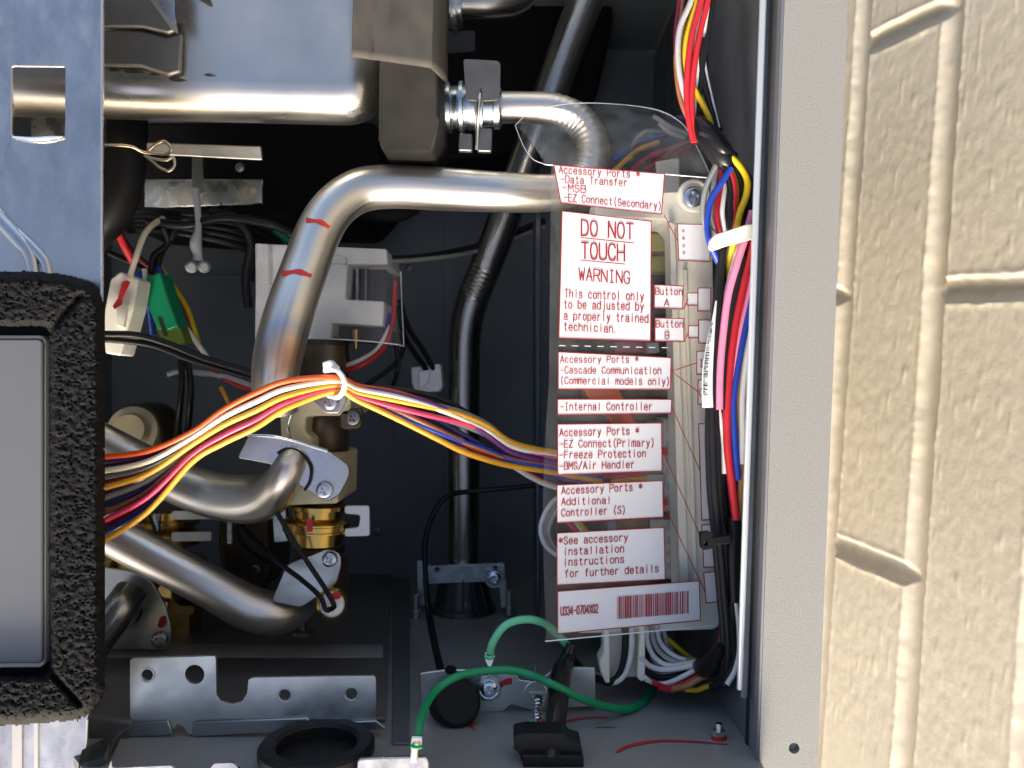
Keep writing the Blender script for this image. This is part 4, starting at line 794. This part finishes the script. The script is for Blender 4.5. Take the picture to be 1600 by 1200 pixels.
GL = {  # single-stroke lettering like the print: x 0..4, capitals 7 high, ~ marks a curved stroke
'A': '0,0 2,7 4,0;.7,2.4 3.3,2.4', 'B': '2.4,0 0,0 0,7 2.4,7;0,3.7 2.4,3.7;~2.4,7 3.6,6.4 3.6,4.4 2.4,3.7;~2.4,3.7 3.9,3 3.9,.8 2.4,0',
'C': '~3.9,5.4 3.3,6.7 2,7 .8,6.4 .1,4.6 .1,2.4 .8,.6 2,0 3.3,.3 3.9,1.6', 'D': '1.8,0 0,0 0,7 1.8,7;~1.8,7 3.3,6.2 3.9,3.5 3.3,.8 1.8,0', 'E': '3.7,7 0,7 0,0 3.8,0;0,3.7 3.3,3.7', 'F': '3.7,7 0,7 0,0;0,3.7 3.3,3.7',
'G': '~3.9,5.4 3.3,6.7 2,7 .8,6.4 .1,4.6 .1,2.4 .8,.6 2,0 3.3,.3 3.9,1.6;3.9,1.6 3.9,3.2 2.3,3.2', 'H': '0,0 0,7;4,0 4,7;0,3.6 4,3.6', 'I': '2,0 2,7;.9,0 3.1,0;.9,7 3.1,7', 'M': '0,0 0,7 2,2.5 4,7 4,0', 'N': '0,0 0,7 4,0 4,7',
'O': '~2,7 .7,6.3 .05,3.5 .7,.7 2,0 3.3,.7 3.95,3.5 3.3,6.3 2,7', 'P': '0,0 0,7 2.4,7;~2.4,7 3.8,6.4 3.8,4.1 2.4,3.4;2.4,3.4 0,3.4', 'R': '0,0 0,7 2.4,7;~2.4,7 3.8,6.4 3.8,4.1 2.4,3.4;2.4,3.4 0,3.4;2.2,3.4 4,0',
'S': '~3.7,5.8 3,6.8 2,7 .8,6.6 .3,5.4 .8,4.3 2,3.7 3.3,3 3.8,1.8 3.2,.5 2,0 .8,.3 .1,1.5', 'T': '0,7 4,7;2,7 2,0', 'U': '0,7 0,2;~0,2 .4,.6 2,0 3.6,.6 4,2;4,2 4,7', 'W': '0,7 1,0 2,5 3,0 4,7', 'X': '0,0 4,7;0,7 4,0', 'Z': '0,7 4,7 0,0 4,0',
'a': '~.4,4 1,4.9 2,5 3.1,4.6 3.4,3.6;3.4,3.6 3.4,.6 3.9,0;~3.4,3 1.6,2.8 .3,1.9 .4,.5 1.5,0 2.7,.4 3.4,1.3', 'b': '0,7 0,0;~0,3.4 .8,4.7 2,5 3.3,4.3 3.7,2.5 3.3,.7 2,0 .8,.3 0,1.6', 'c': '~3.5,3.8 2.9,4.8 1.9,5 .7,4.3 .2,2.5 .7,.7 1.9,0 2.9,.2 3.6,1.3',
'd': '3.8,7 3.8,0;~3.8,3.4 3,4.7 1.8,5 .5,4.3 .1,2.5 .5,.7 1.8,0 3,.3 3.8,1.6', 'e': '.3,2.7 3.7,2.7;~3.7,2.7 3.2,4.5 2,5 .8,4.4 .2,2.5 .7,.6 2,0 3,.2 3.6,1.2', 'f': '~3.3,6.6 2.6,7 1.9,6.6 1.7,5.5;1.7,5.5 1.7,0;.5,4.8 3,4.8',
'h': '.2,7 .2,0;~.2,3.2 1,4.7 2.1,5 3.2,4.6 3.5,3.4;3.5,3.4 3.5,0', 'i': '2,5 2,0;2,6.4 2,7.2', 'j': '2.6,5 2.6,-.6;~2.6,-.6 2.3,-1.7 1.2,-1.9;2.6,6.4 2.6,7.2', 'l': '2,7 2,0', 'm': '0,5 0,0;~0,3.8 .6,4.8 1.3,5 1.9,4.6 2,3.6;2,3.6 2,0;~2,3.8 2.6,4.8 3.3,5 3.9,4.6 4,3.6;4,3.6 4,0',
'n': '.3,5 .3,0;~.3,3.2 1.1,4.7 2.1,5 3.2,4.6 3.5,3.4;3.5,3.4 3.5,0', 'o': '~2,5 .7,4.3 .2,2.5 .7,.7 2,0 3.3,.7 3.8,2.5 3.3,4.3 2,5', 'p': '.1,5 .1,-2;~.1,3.4 .8,4.7 2,5 3.3,4.3 3.7,2.5 3.3,.7 2,0 .8,.3 .1,1.6', 'r': '.8,5 .8,0;~.8,2.8 1.4,4.4 2.4,5 3.5,4.8',
's': '~3.3,3.9 2.8,4.8 1.9,5 .9,4.7 .5,3.8 1,3 2,2.6 3.1,2.1 3.5,1.3 3,.3 1.9,0 .9,.2 .3,1.2', 't': '1.8,6.6 1.8,1.2;~1.8,1.2 2,.3 2.7,0 3.5,.4;.6,5 3.3,5', 'u': '.3,5 .3,1.6;~.3,1.6 .6,.4 1.7,0 2.8,.4 3.5,1.6;3.5,5 3.5,0', 'z': '.3,5 3.6,5 .2,0 3.8,0', 'y': '.3,5 2,.3;3.7,5 1.6,-1.2 .6,-2',
'0': '~2,7 .7,6.3 .15,3.5 .7,.7 2,0 3.3,.7 3.85,3.5 3.3,6.3 2,7', '2': '~.2,5.4 .8,6.7 2,7 3.3,6.5 3.7,5.2 3,3.6 1.2,1.6 .1,0;.1,0 3.9,0', '3': '~.2,5.8 .9,6.8 2,7 3.2,6.6 3.6,5.3 3,4 1.8,3.7;~1.8,3.7 3.3,3.2 3.8,1.9 3.2,.4 2,0 .7,.3 .1,1.4', '4': '2.9,0 2.9,7 0,2 4,2', '7': '0,7 4,7 1.5,0',
'*': '2,1.5 2,6.2;.1,2.6 3.9,5.1;.1,5.1 3.9,2.6', '-': '.2,3.4 3.8,3.4', '(': '~3.2,7.8 2,5.8 1.7,3.3 2,.8 3.2,-1.2', ')': '~.8,7.8 2,5.8 2.3,3.3 2,.8 .8,-1.2', '.': '.6,0 .6,.9', '/': '.2,-.6 3.8,7.4'}
def strokes(t):
    out = []
    for k, ch in enumerate(t):
        for st in GL.get(ch, '').split(';'):
            if not st: continue
            p = [tuple(float(v) for v in q.split(',')) for q in st.lstrip('~').split()]
            if st[0] == '~': p = cr(p, 4)
            p = [Vector((x + 5.2 * k, y)) for x, y in p]; cur = [p[0]]
            for i in range(1, len(p)):
                cur.append(p[i])
                if i < len(p) - 1 and (p[i] - p[i - 1]).normalized().dot((p[i + 1] - p[i]).normalized()) < .5: out.append(cur); cur = [p[i]]
            out.append(cur)
    return out
def text(bm, t, x0, y0, x1, y1, h, lift=.0004, place=on):
    """t fitted between two baseline pixels, capitals h pixels high"""
    S = strokes(t); mx = min(p[0] for q in S for p in q); W = max(p[0] for q in S for p in q) - mx
    hw = (.062 if h < 15 else .05) * h if h > 8 else .09 * h
    for n, q in enumerate(S):
        pp = [Vector((x0 + (x1 - x0) * (x - mx) / W, y0 + (y1 - y0) * (x - mx) / W - h * y / 7)) for x, y in q]; pv = None
        for i, p in enumerate(pp):
            a = (p - pp[i - 1]).normalized() if i else None; b = (pp[i + 1] - p).normalized() if i < len(pp) - 1 else None
            tt = (a or b) if not (a and b) else (a + b); tt = tt.normalized() if tt.length > .05 else b
            m = 1 / max(.45, abs(tt.dot(b or a))); nn = Vector((-tt.y, tt.x)) * hw * min(m, 1.6); e = -tt * hw * .6 if i == 0 else (tt * hw * .6 if i == len(pp) - 1 else Vector((0, 0)))
            v = [bm.verts.new(place(*(p + nn + e), lift + .000012 * (n % 6))), bm.verts.new(place(*(p - nn + e), lift + .000012 * (n % 6)))]
            if pv: bm.faces.new((pv[0], v[0], v[1], pv[1]))
            pv = v
panels = [
    ([(865, 258), (1038, 272), (1033, 335), (876, 317)], [("Accessory Ports *", 873, 271, 999, 279, 11), ("-Data Transfer", 876, 285.5, 979, 291.5, 11), ("-MSB", 878, 299, 915, 301.5, 11), ("-EZ Connect(Secondary)", 881, 314, 1031, 328, 11)], []),
    ([(878, 330), (1017, 346), (1016, 533), (873, 528)], [("DO NOT", 908, 368, 989, 374, 24), ("TOUCH", 908, 404, 975, 408, 25), ("WARNING", 904, 438, 983, 444, 19), ("This control only", 882, 465, 1005, 470, 12.5), ("to be adjusted by", 881, 482, 1005, 485.5, 12.5), ("a properly trained", 881, 499.5, 1012, 504.5, 12.5), ("technician.", 881, 516.5, 960, 520, 12.5)],
     [((907, 371.5), (990, 380)), ((906, 406.5), (976, 413))]),
    ([(872, 550), (1048, 559), (1047, 609), (872, 608)], [("Accessory Ports *", 875, 567, 997, 567, 10.5), ("-Cascade Communication", 875, 583.5, 1032, 585, 10.5), ("(Commercial models only)", 877, 600, 1044, 602, 10.5)], []),
    ([(871, 624), (1049, 624), (1048, 646), (871, 648)], [("-Internal Controller", 875, 641, 1018, 641, 11)], []),
    ([(871, 663), (1033, 661), (1034, 736), (871, 742)], [("Accessory Ports *", 874, 682, 998, 679, 11.5), ("-EZ Connect(Primary)", 874, 699.5, 1020, 697.5, 11), ("-Freeze Protection", 874, 716.5, 1008, 714, 11), ("-BMS/Air Handler", 874, 734, 990, 731, 11)], []),
    ([(870, 758), (1035, 751), (1036, 808), (870, 817)], [("Accessory Ports *", 877, 772.5, 1003, 766, 11.5), ("Additional", 877, 789.5, 951, 787, 11), ("Controller (S)", 877, 807, 975, 802, 11)], []),
    ([(870, 833), (1037, 824), (1039, 905), (870, 914)], [("*See accessory", 873, 851, 980, 845, 11.5), ("installation", 883, 867.5, 974, 862.5, 11.5), ("instructions", 883, 884, 974, 879, 11.5), ("for further details", 883, 902, 1028, 893.5, 11.5)], []),
    ([(871, 924), (1092, 907.5), (1094, 969), (871, 990)], [("U334-0704X02", 876, 961.5, 934, 957, 13)], []),
    ([(1022, 445), (1067, 447), (1066, 483), (1022, 481)], [("Button", 1023.5, 460.5, 1065, 461.5, 10.5), ("A", 1037, 479, 1045, 479, 10.5)], [((1067, 483), (1074, 468))]),
    ([(1023, 497), (1068, 498), (1068, 534), (1023, 533)], [("Button", 1024.5, 511.5, 1066, 512, 10.5), ("B", 1038.5, 529.5, 1045, 529.5, 11)], [((1068, 534), (1075, 519))]),
    ([(1058, 350), (1109, 351), (1109, 409), (1060, 407)], [("o", 1065.5, 363, 1068.5, 363, 5), ("o", 1065.8, 374.5, 1068.8, 374.5, 5), ("o", 1066, 386.5, 1069, 386.5, 5), ("o", 1066.3, 397.5, 1069.3, 397.5, 5)], []),
    ([(1090, 450), (1110, 450), (1110, 486), (1090, 486)], [], []), ([(1073, 458), (1090, 458), (1090, 477), (1073, 477)], [], []), ([(1091, 500), (1112, 500), (1112, 537), (1091, 536)], [], []), ([(1075, 509), (1091, 509), (1091, 528), (1075, 528)], [], []),
    ([(1088, 549), (1112, 548), (1112, 585), (1088, 585)], [("In", 1093.5, 573.5, 1105, 573.5, 11)], []), ([(1090, 594), (1112, 594), (1112, 632), (1090, 632)], [("O", 1092, 619, 1099, 619, 11)], []),
    ([(1091, 662), (1114, 662), (1118, 811), (1096, 813)], [], []), ([(1096, 820), (1118, 819), (1121, 886), (1099, 886)], [], []), ([(1099, 895), (1124, 892), (1126, 940), (1103, 942)], [], [((1122, 914), (1126, 914)), ((1123, 922), (1126, 922)), ((1123, 930), (1126, 930))])]
for k, (q, tx, lines) in enumerate(panels):
    bm = bmesh.new(); quad(bm, q, .0001); pn = obj('printed_panel', bm, INKW, ws)
    bm = bmesh.new()
    for i in range(4): line(bm, q[i], q[(i + 1) % 4], .75, .0003)
    for a, b in lines: line(bm, a, b, .8, .0006)
    for t in tx: text(bm, *t)
    obj('red_lettering', bm, INK, pn, smooth=False)
    if k == 7:
        bm = bmesh.new(); random.seed(3); x = 964.0
        while x < 1074:
            w = random.choice((.7, .7, 1.5, 1.5, 2.2)); s = -.082
            quad(bm, [(x, 932 + (x - 964) * s), (min(1075, x + w), 932 + (x + w - 964) * s), (min(1075, x + w), 967 + (x + w - 964) * s), (x, 967 + (x - 964) * s)], .0005); x += w + random.choice((.8, .9, 1.5))
        obj('barcode', bm, INK, pn, smooth=False)
for a, b in (((1037, 336), (1059, 378)), ((1048, 580), (1088, 567)), ((1048, 580), (1090, 612)), ((1049, 636), (1093, 735)), ((1034, 703), (1097, 845)), ((1036, 786), (1101, 924))):
    bm = bmesh.new(); line(bm, a, b, .7); obj('leader_line', bm, INK, ws, smooth=False)
bm = bmesh.new()
for k in range(9): line(bm, (873 + k * 20, 540 + k * .4), (883 + k * 20, 540.3 + k * .4), .6)
obj('dashed_fold_line', bm, INKW, ws, smooth=False)

# ---------------------------------------------------------------- right hand wiring
uh = thing('upper_wire_bundle', 'red, yellow, grey and white wires dropping from the top into black tape', 'wires', P(1110, 220, .37))
for c, pts, r in (('brown', [(1072, -60), (1066, 0), (1058, 60), (1057, 110), (1065, 160), (1085, 205)], 4.2), ('maroon', [(1068, -60), (1062, 0), (1056, 60), (1060, 120), (1072, 165), (1092, 208)], 4.2), ('pale grey', [(1095, -60), (1080, 0), (1062, 45), (1060, 100), (1072, 155), (1096, 210)], 4.6), ('tan', [(1090, -60), (1083, 0), (1068, 50), (1066, 110), (1076, 160), (1100, 212)], 4.2),
                  ('lemon', [(1098, -60), (1090, 0), (1073, 60), (1073, 110), (1088, 145), (1106, 180), (1115, 212)], 4.8), ('red', [(1104, -60), (1095, 0), (1080, 60), (1073, 130), (1076, 185), (1084, 222)], 4.8), ('red', [(1114, -60), (1106, 0), (1094, 50), (1084, 110), (1081, 170), (1088, 222)], 4.8), ('white', [(1116, -60), (1110, 0), (1099, 50), (1090, 110), (1086, 170), (1092, 215)], 4.2),
                  ('black', [(1120, -60), (1114, 0), (1107, 50), (1097, 110), (1092, 170), (1088, 225)], 4.2), ('white', [(1110, 20), (1100, 60), (1100, 100), (1110, 150), (1122, 200)], 3.8), ('black', [(1100, 60), (1096, 100), (1106, 150), (1120, 205)], 4.4), ('maroon', [(1085, 130), (1090, 150), (1104, 185), (1114, 210)], 4.2), ('black', [(1098, 130), (1110, 165), (1116, 190), (1112, 212)], 4)):
    if pts[0][1] == -60: pts = [(pts[0][0] + 14, -360), (pts[0][0] + 10, -200)] + pts
    k = {'red': -.004, 'lemon': -.002, 'pale grey': -.002, 'white': 0, 'black': -.001}.get(c, .003)
    wire(uh, [(x, y, .372 + k) for x, y in pts], c, r)
for c, pts in (('grey', [(1118, -360), (1100, -100), (1088, 10), (1078, 70), (1080, 130), (1095, 190)]), ('black', [(1090, -360), (1078, -80), (1066, 20), (1062, 80), (1070, 150), (1098, 205)]), ('maroon', [(1126, -360), (1112, -90), (1100, 20), (1090, 80), (1090, 140), (1102, 200)]),
               ('white', [(1122, -360), (1104, -60), (1092, 30), (1086, 90), (1096, 150), (1116, 206)]), ('black', [(1130, -360), (1118, -60), (1108, 30), (1102, 90), (1108, 140), (1126, 205)]), ('brown', [(1112, -360), (1092, -60), (1078, 30), (1070, 90), (1078, 150), (1104, 208)])):
    wire(uh, [(x, y, .3755) for x, y in pts], c, 3.6)
obj('tape', tube([(1090, 186, .368, 8), (1102, 206, .366, 17), (1116, 226, .364, 20), (1130, 246, .363, 19), (1140, 262, .363, 12)], n=8, k=14), BLKT, uh)
obj('tape', tube([(1094, 205, .361, 6), (1112, 212, .360, 9), (1128, 232, .359, 10), (1148, 245, .362, 7)], n=8, k=10), BLKT, uh)

rh = thing('side_wire_bundle', 'pink, red, blue, brown and white wires tied along the cabinet side', 'wires', P(1150, 810, .37))
RW = [('grey', [(1122, 248), (1117, 262), (1104, 290), (1099, 320), (1102, 350), (1120, 375)], 4.6, 0), ('blue', [(1142, 262), (1128, 285), (1112, 310), (1105, 345), (1109, 380), (1120, 405), (1126, 425)], 5, -.003), ('red', [(1125, 252), (1128, 275), (1122, 310), (1120, 340), (1127, 375), (1138, 420)], 4.8, .001), ('white', [(1130, 255), (1132, 290), (1128, 330), (1133, 370), (1134, 420)], 4.4, .002),
      ('lemon', [(1138, 242), (1155, 258), (1167, 280), (1166, 305), (1155, 335), (1147, 372), (1140, 420)], 5.4, -.003), ('lemon', [(1132, 250), (1145, 275), (1150, 300), (1146, 340), (1138, 380), (1130, 425)], 5, .0), ('black', [(1140, 245), (1160, 262), (1175, 290), (1172, 325), (1160, 372), (1150, 430)], 5, -.001), ('black', [(1128, 250), (1140, 285), (1143, 320), (1140, 372), (1132, 430)], 5, -.002), ('black', [(1146, 255), (1158, 290), (1162, 330), (1152, 372), (1140, 440)], 5, 0),
      ('red', [(1135, 255), (1147, 290), (1146, 330), (1143, 372), (1140, 430), (1137, 480)], 5.2, -.002), ('maroon', [(1140, 270), (1152, 310), (1160, 350), (1164, 390), (1150, 440)], 4.6, .002), ('white', [(1158, 360), (1150, 400), (1135, 460), (1125, 530), (1119, 600), (1124, 650), (1131, 690), (1132, 740)], 4.6, -.001),
      ('light pink', [(1176, 330), (1165, 370), (1152, 410), (1138, 460), (1130, 520), (1125, 580), (1124, 640)], 6, -.004), ('black', [(1162, 400), (1150, 450), (1140, 500), (1132, 560), (1129, 640)], 5.2, -.003), ('red', [(1180, 345), (1176, 385), (1163, 440), (1150, 500), (1141, 570), (1136, 640), (1137, 700), (1144, 760), (1150, 812)], 6.4, -.003),
      ('light pink', [(1180, 400), (1172, 450), (1160, 500), (1150, 550), (1144, 600), (1143, 640)], 5.4, -.002), ('blue', [(1181, 420), (1174, 470), (1162, 525), (1152, 580), (1146, 630), (1148, 690), (1153, 750)], 5.4, -.003), ('tan', [(1178, 470), (1168, 520), (1159, 570), (1153, 620), (1156, 680), (1158, 740), (1154, 814)], 5, -.001), ('white', [(1180, 450), (1174, 510), (1166, 560), (1160, 620), (1160, 680), (1158, 725)], 5.2, -.002), ('lemon', [(1182, 470), (1176, 560), (1168, 640), (1164, 700)], 3.6, .001),
      ('red', [(1182, 330), (1180, 300), (1172, 330), (1168, 370), (1150, 420)], 4.4, .003)]
for c, pts, r, dz in RW:
    short = pts[-1][1] < 500; pts = pts + ([(pts[-1][0] + 5, pts[-1][1] + 70)] if short else [])
    wire(rh, [(x, y, .363 + dz + (.010 * min(1, max(0, y - 385) / 60) if short else 0)) for x, y in pts], c, r)
for c, pts, r in (('black', [(1150, 250), (1168, 285), (1178, 325), (1170, 372), (1156, 440), (1146, 520)], 4.6), ('red', [(1150, 262), (1170, 300), (1181, 350), (1172, 420), (1158, 490), (1147, 560)], 4), ('pale grey', [(1120, 262), (1114, 300), (1116, 345), (1124, 380), (1130, 460)], 4), ('black', [(1176, 440), (1168, 520), (1164, 600), (1162, 700), (1158, 800)], 4.4), ('black', [(1146, 480), (1138, 560), (1131, 640), (1134, 720), (1142, 800)], 4.8), ('maroon', [(1168, 500), (1156, 580), (1149, 660), (1152, 740), (1152, 812)], 4)):
    wire(rh, [(x, y, .3665) for x, y in pts], c, r)
obj('cable_tie', plate(rnd([(1110, 375), (1116, 367), (1168, 350), (1180, 350), (1180, 372), (1140, 382), (1114, 391), (1109, 386)], 4), lambda x, y: .351 + .00004 * abs(x - 1145), .004), mat('bright nylon', (.86, .84, .74), 0, .32), rh, bevel=.0008, label='white nylon cable tie')
obj('tie_anchor', lathe(P(1196, 370, .352), P(1215, 373, .352), [(0, .0025), (.3, .0040), (.8, .0040), (1, .002)], 16), MC['bright nylon'], rh)
obj('tape', tube([(1146, 806, .362, 10), (1148, 830, .362, 12), (1146, 870, .362, 12), (1148, 940, .362, 10)], n=8, k=12), BLKT, rh)

bc = thing('black_cable_bundle', 'black sheathed cables with a barcode tag running down the board edge', 'cables', P(1130, 1060, .37))
for k, (xo, dz, mid) in enumerate(((-6, -.004, 0), (1, -.006, 2), (8, -.004, 5), (14, 0, 6), (4, .001, 3), (19, .002, 8))):
    wire(bc, [(1128 + xo * .2, 390, .368 + dz), (1125 + xo * .3, 430, .368 + dz), (1120 + xo * .5, 490, .366 + dz), (1115 + xo * .55, 560, .366 + dz), (1112 + xo * .75, 640, .365 + dz), (1113 + xo, 700, .365 + dz), (1116 + xo, 770, .365 + dz), (1124 + xo, 850, .366 + dz), (1130 + xo, 920, .367 + dz), (1136 + xo, 1000, .368 + dz), (1132 + xo * .7, 1060, .372 + dz), (1112, 1074, .38 + dz)], 'black', 5.6, 8, 10)
obj('cable_tie', plate(rnd([(1110, 840), (1142, 836), (1143, 850), (1112, 852)], 2), .353, .003), BLACK, bc, bevel=.0006)
obj('cable_tie_head', plate(rnd([(1096, 834), (1113, 832), (1115, 857), (1098, 860)], 3), .3525, .006, [[(1100, 846), (1106, 846), (1106, 853), (1100, 853)]]), BLACK, bc, bevel=.0008)
# barcode tag
TG = [(1119, 470, 1.5), (1115, 500, 3), (1110, 535, 6), (1106, 575, 8), (1105, 610, 8.5), (1106, 637, 8.5)]
q = cr(TG, 8); bm = bmesh.new(); prev = None
for x, y, w in q:
    e = [bm.verts.new(P(x + w * s, y, .3520 + .0012 * s * s)) for s in (-1, -.5, 0, .5, 1)]
    if prev:
        for i in range(4): bm.faces.new((prev[i], prev[i + 1], e[i + 1], e[i]))
    prev = e
tg = obj('tag', bm, mat('tag paper', (.78, .78, .76), 0, .5), bc)
bm = bmesh.new(); random.seed(5); yy = 505.0
def tagp(y):
    for a, b in zip(q, q[1:]):
        if a[1] <= y <= b[1]:
            t = (y - a[1]) / (b[1] - a[1] + 1e-9); return a[0] + (b[0] - a[0]) * t, a[2] + (b[2] - a[2]) * t
    return q[-1][0], q[-1][2]
while yy < 624:
    w_ = random.choice((.7, 1.2, 2.0)); (xa, wa), (xb, wb) = tagp(yy), tagp(yy + w_)
    for s0, s1 in ((-.8, -.35), (-.35, .1)) if random.random() < .8 else ((-.8, -.35),):
        bm.faces.new([bm.verts.new(P(x + w * s, y, .3516 + .0012 * s * s)) for x, w, s, y in ((xa, wa, s0, yy), (xa, wa, s1, yy), (xb, wb, s1, yy + w_), (xb, wb, s0, yy + w_))])
    yy += w_ + random.choice((.7, 1.2, 1.8))
obj('barcode', bm, mat('black print', (.01, .01, .01), 0, .5), tg, smooth=False)

lh = thing('lower_wire_bundle', 'white, red, brown and yellow wires looping under the board into tape', 'wires', P(1100, 1060, .39))
LW = [('white', [(1010, 980), (1012, 1005), (1024, 1028), (1048, 1040), (1092, 1034)], .388), ('pale grey', [(1018, 980), (1022, 1005), (1036, 1024), (1060, 1036), (1094, 1036)], .39), ('white', [(1026, 976), (1030, 1000), (1044, 1018), (1066, 1030), (1096, 1034)], .392), ('pale grey', [(1034, 976), (1040, 1000), (1040, 1020)], .396), ('lemon', [(1028, 985), (1045, 1000), (1066, 1018), (1086, 1034)], .398), ('lemon', [(1022, 985), (1036, 1005), (1052, 1026)], .40),
      ('white', [(1000, 1025), (1015, 1040), (1035, 1046), (1060, 1044), (1092, 1038)], .385), ('grey', [(1005, 1040), (1025, 1052), (1050, 1050), (1090, 1042)], .388), ('black', [(1008, 1048), (1030, 1058), (1055, 1056), (1092, 1044)], .386), ('white', [(1006, 1058), (1022, 1068), (1048, 1066), (1092, 1044)], .383), ('black', [(1010, 1066), (1035, 1074), (1062, 1068), (1095, 1050)], .384), ('red', [(1020, 1066), (1045, 1075), (1070, 1068), (1100, 1052)], .380), ('red', [(1030, 1074), (1052, 1078), (1078, 1066), (1100, 1056)], .378), ('tan', [(1050, 1077), (1072, 1073), (1090, 1062), (1104, 1056)], .376), ('lemon', [(1070, 1077), (1088, 1078), (1100, 1074), (1114, 1070)], .378),
      ('red', [(1131, 965), (1129, 985), (1124, 1008), (1116, 1025)], .365), ('tan', [(1135, 972), (1132, 992), (1128, 1012), (1120, 1028)], .366), ('maroon', [(1008, 1012), (1016, 1040), (1040, 1054)], .394), ('white', [(1149, 940), (1153, 980), (1153, 1020), (1148, 1048), (1136, 1070)], .362), ('black', [(1143, 940), (1147, 990), (1146, 1030), (1132, 1072)], .362)]
for c, pts, d in LW: wire(lh, [(x, y, d + .002 * math.sin(i)) for i, (x, y) in enumerate(pts)], c, 4.3)
for k, c in enumerate(('white', 'pale grey', 'black', 'maroon', 'white', 'lemon', 'black', 'grey')):
    wire(lh, [(1006 + 3 * k, 984 + 3 * k, .402), (1012 + 4 * k, 1016 - 2 * k, .400), (1034 + 3 * k, 1046 - 3 * k, .396), (1062 + 2 * k, 1052 - 3 * k, .391), (1094, 1042 - k, .385)], c, 3.4)
obj('tape', tube([(1088, 1040, .384, 8), (1100, 1042, .378, 17), (1112, 1036, .372, 18), (1120, 1022, .366, 12), (1126, 1008, .362, 6)], n=8, k=14), BLKT, lh)
wh = thing('wire_guide', 'cream plastic wire guide fork standing below the warning sheet', 'wire guide', P(975, 1065, .40))
obj('cheek', plate(rnd([(944, 978), (953, 978), (953, 1068), (946, 1068), (938, 1050), (936, 1034), (943, 1022)], 3), .385, .012), CREAM, wh, bevel=.0008)
obj('cheek', plate(rnd([(1001, 976), (1008, 976), (1008, 1064), (1002, 1065), (996, 1060)], 2), .385, .012), CREAM, wh, bevel=.0008)
obj('web', plate(rnd([(952, 978), (1002, 976), (1002, 1058), (984, 1058), (952, 1060)], 2), .396, .004), CREAM, wh, bevel=.0008)
gwires = thing('guide_wires', 'black and white wire pair threaded through the cream wire guide', 'wires', P(965, 1060, .39))
wire(gwires, [(932, 1060, .394), (950, 1066, .389), (965, 1058, .389), (974, 1035, .389), (977, 1000, .389), (976, 975, .392)], 'black', 5.5)
wire(gwires, [(940, 1066, .393), (962, 1066, .388), (977, 1052, .388), (985, 1025, .388), (987, 1000, .388), (986, 975, .392)], 'white', 4.2)
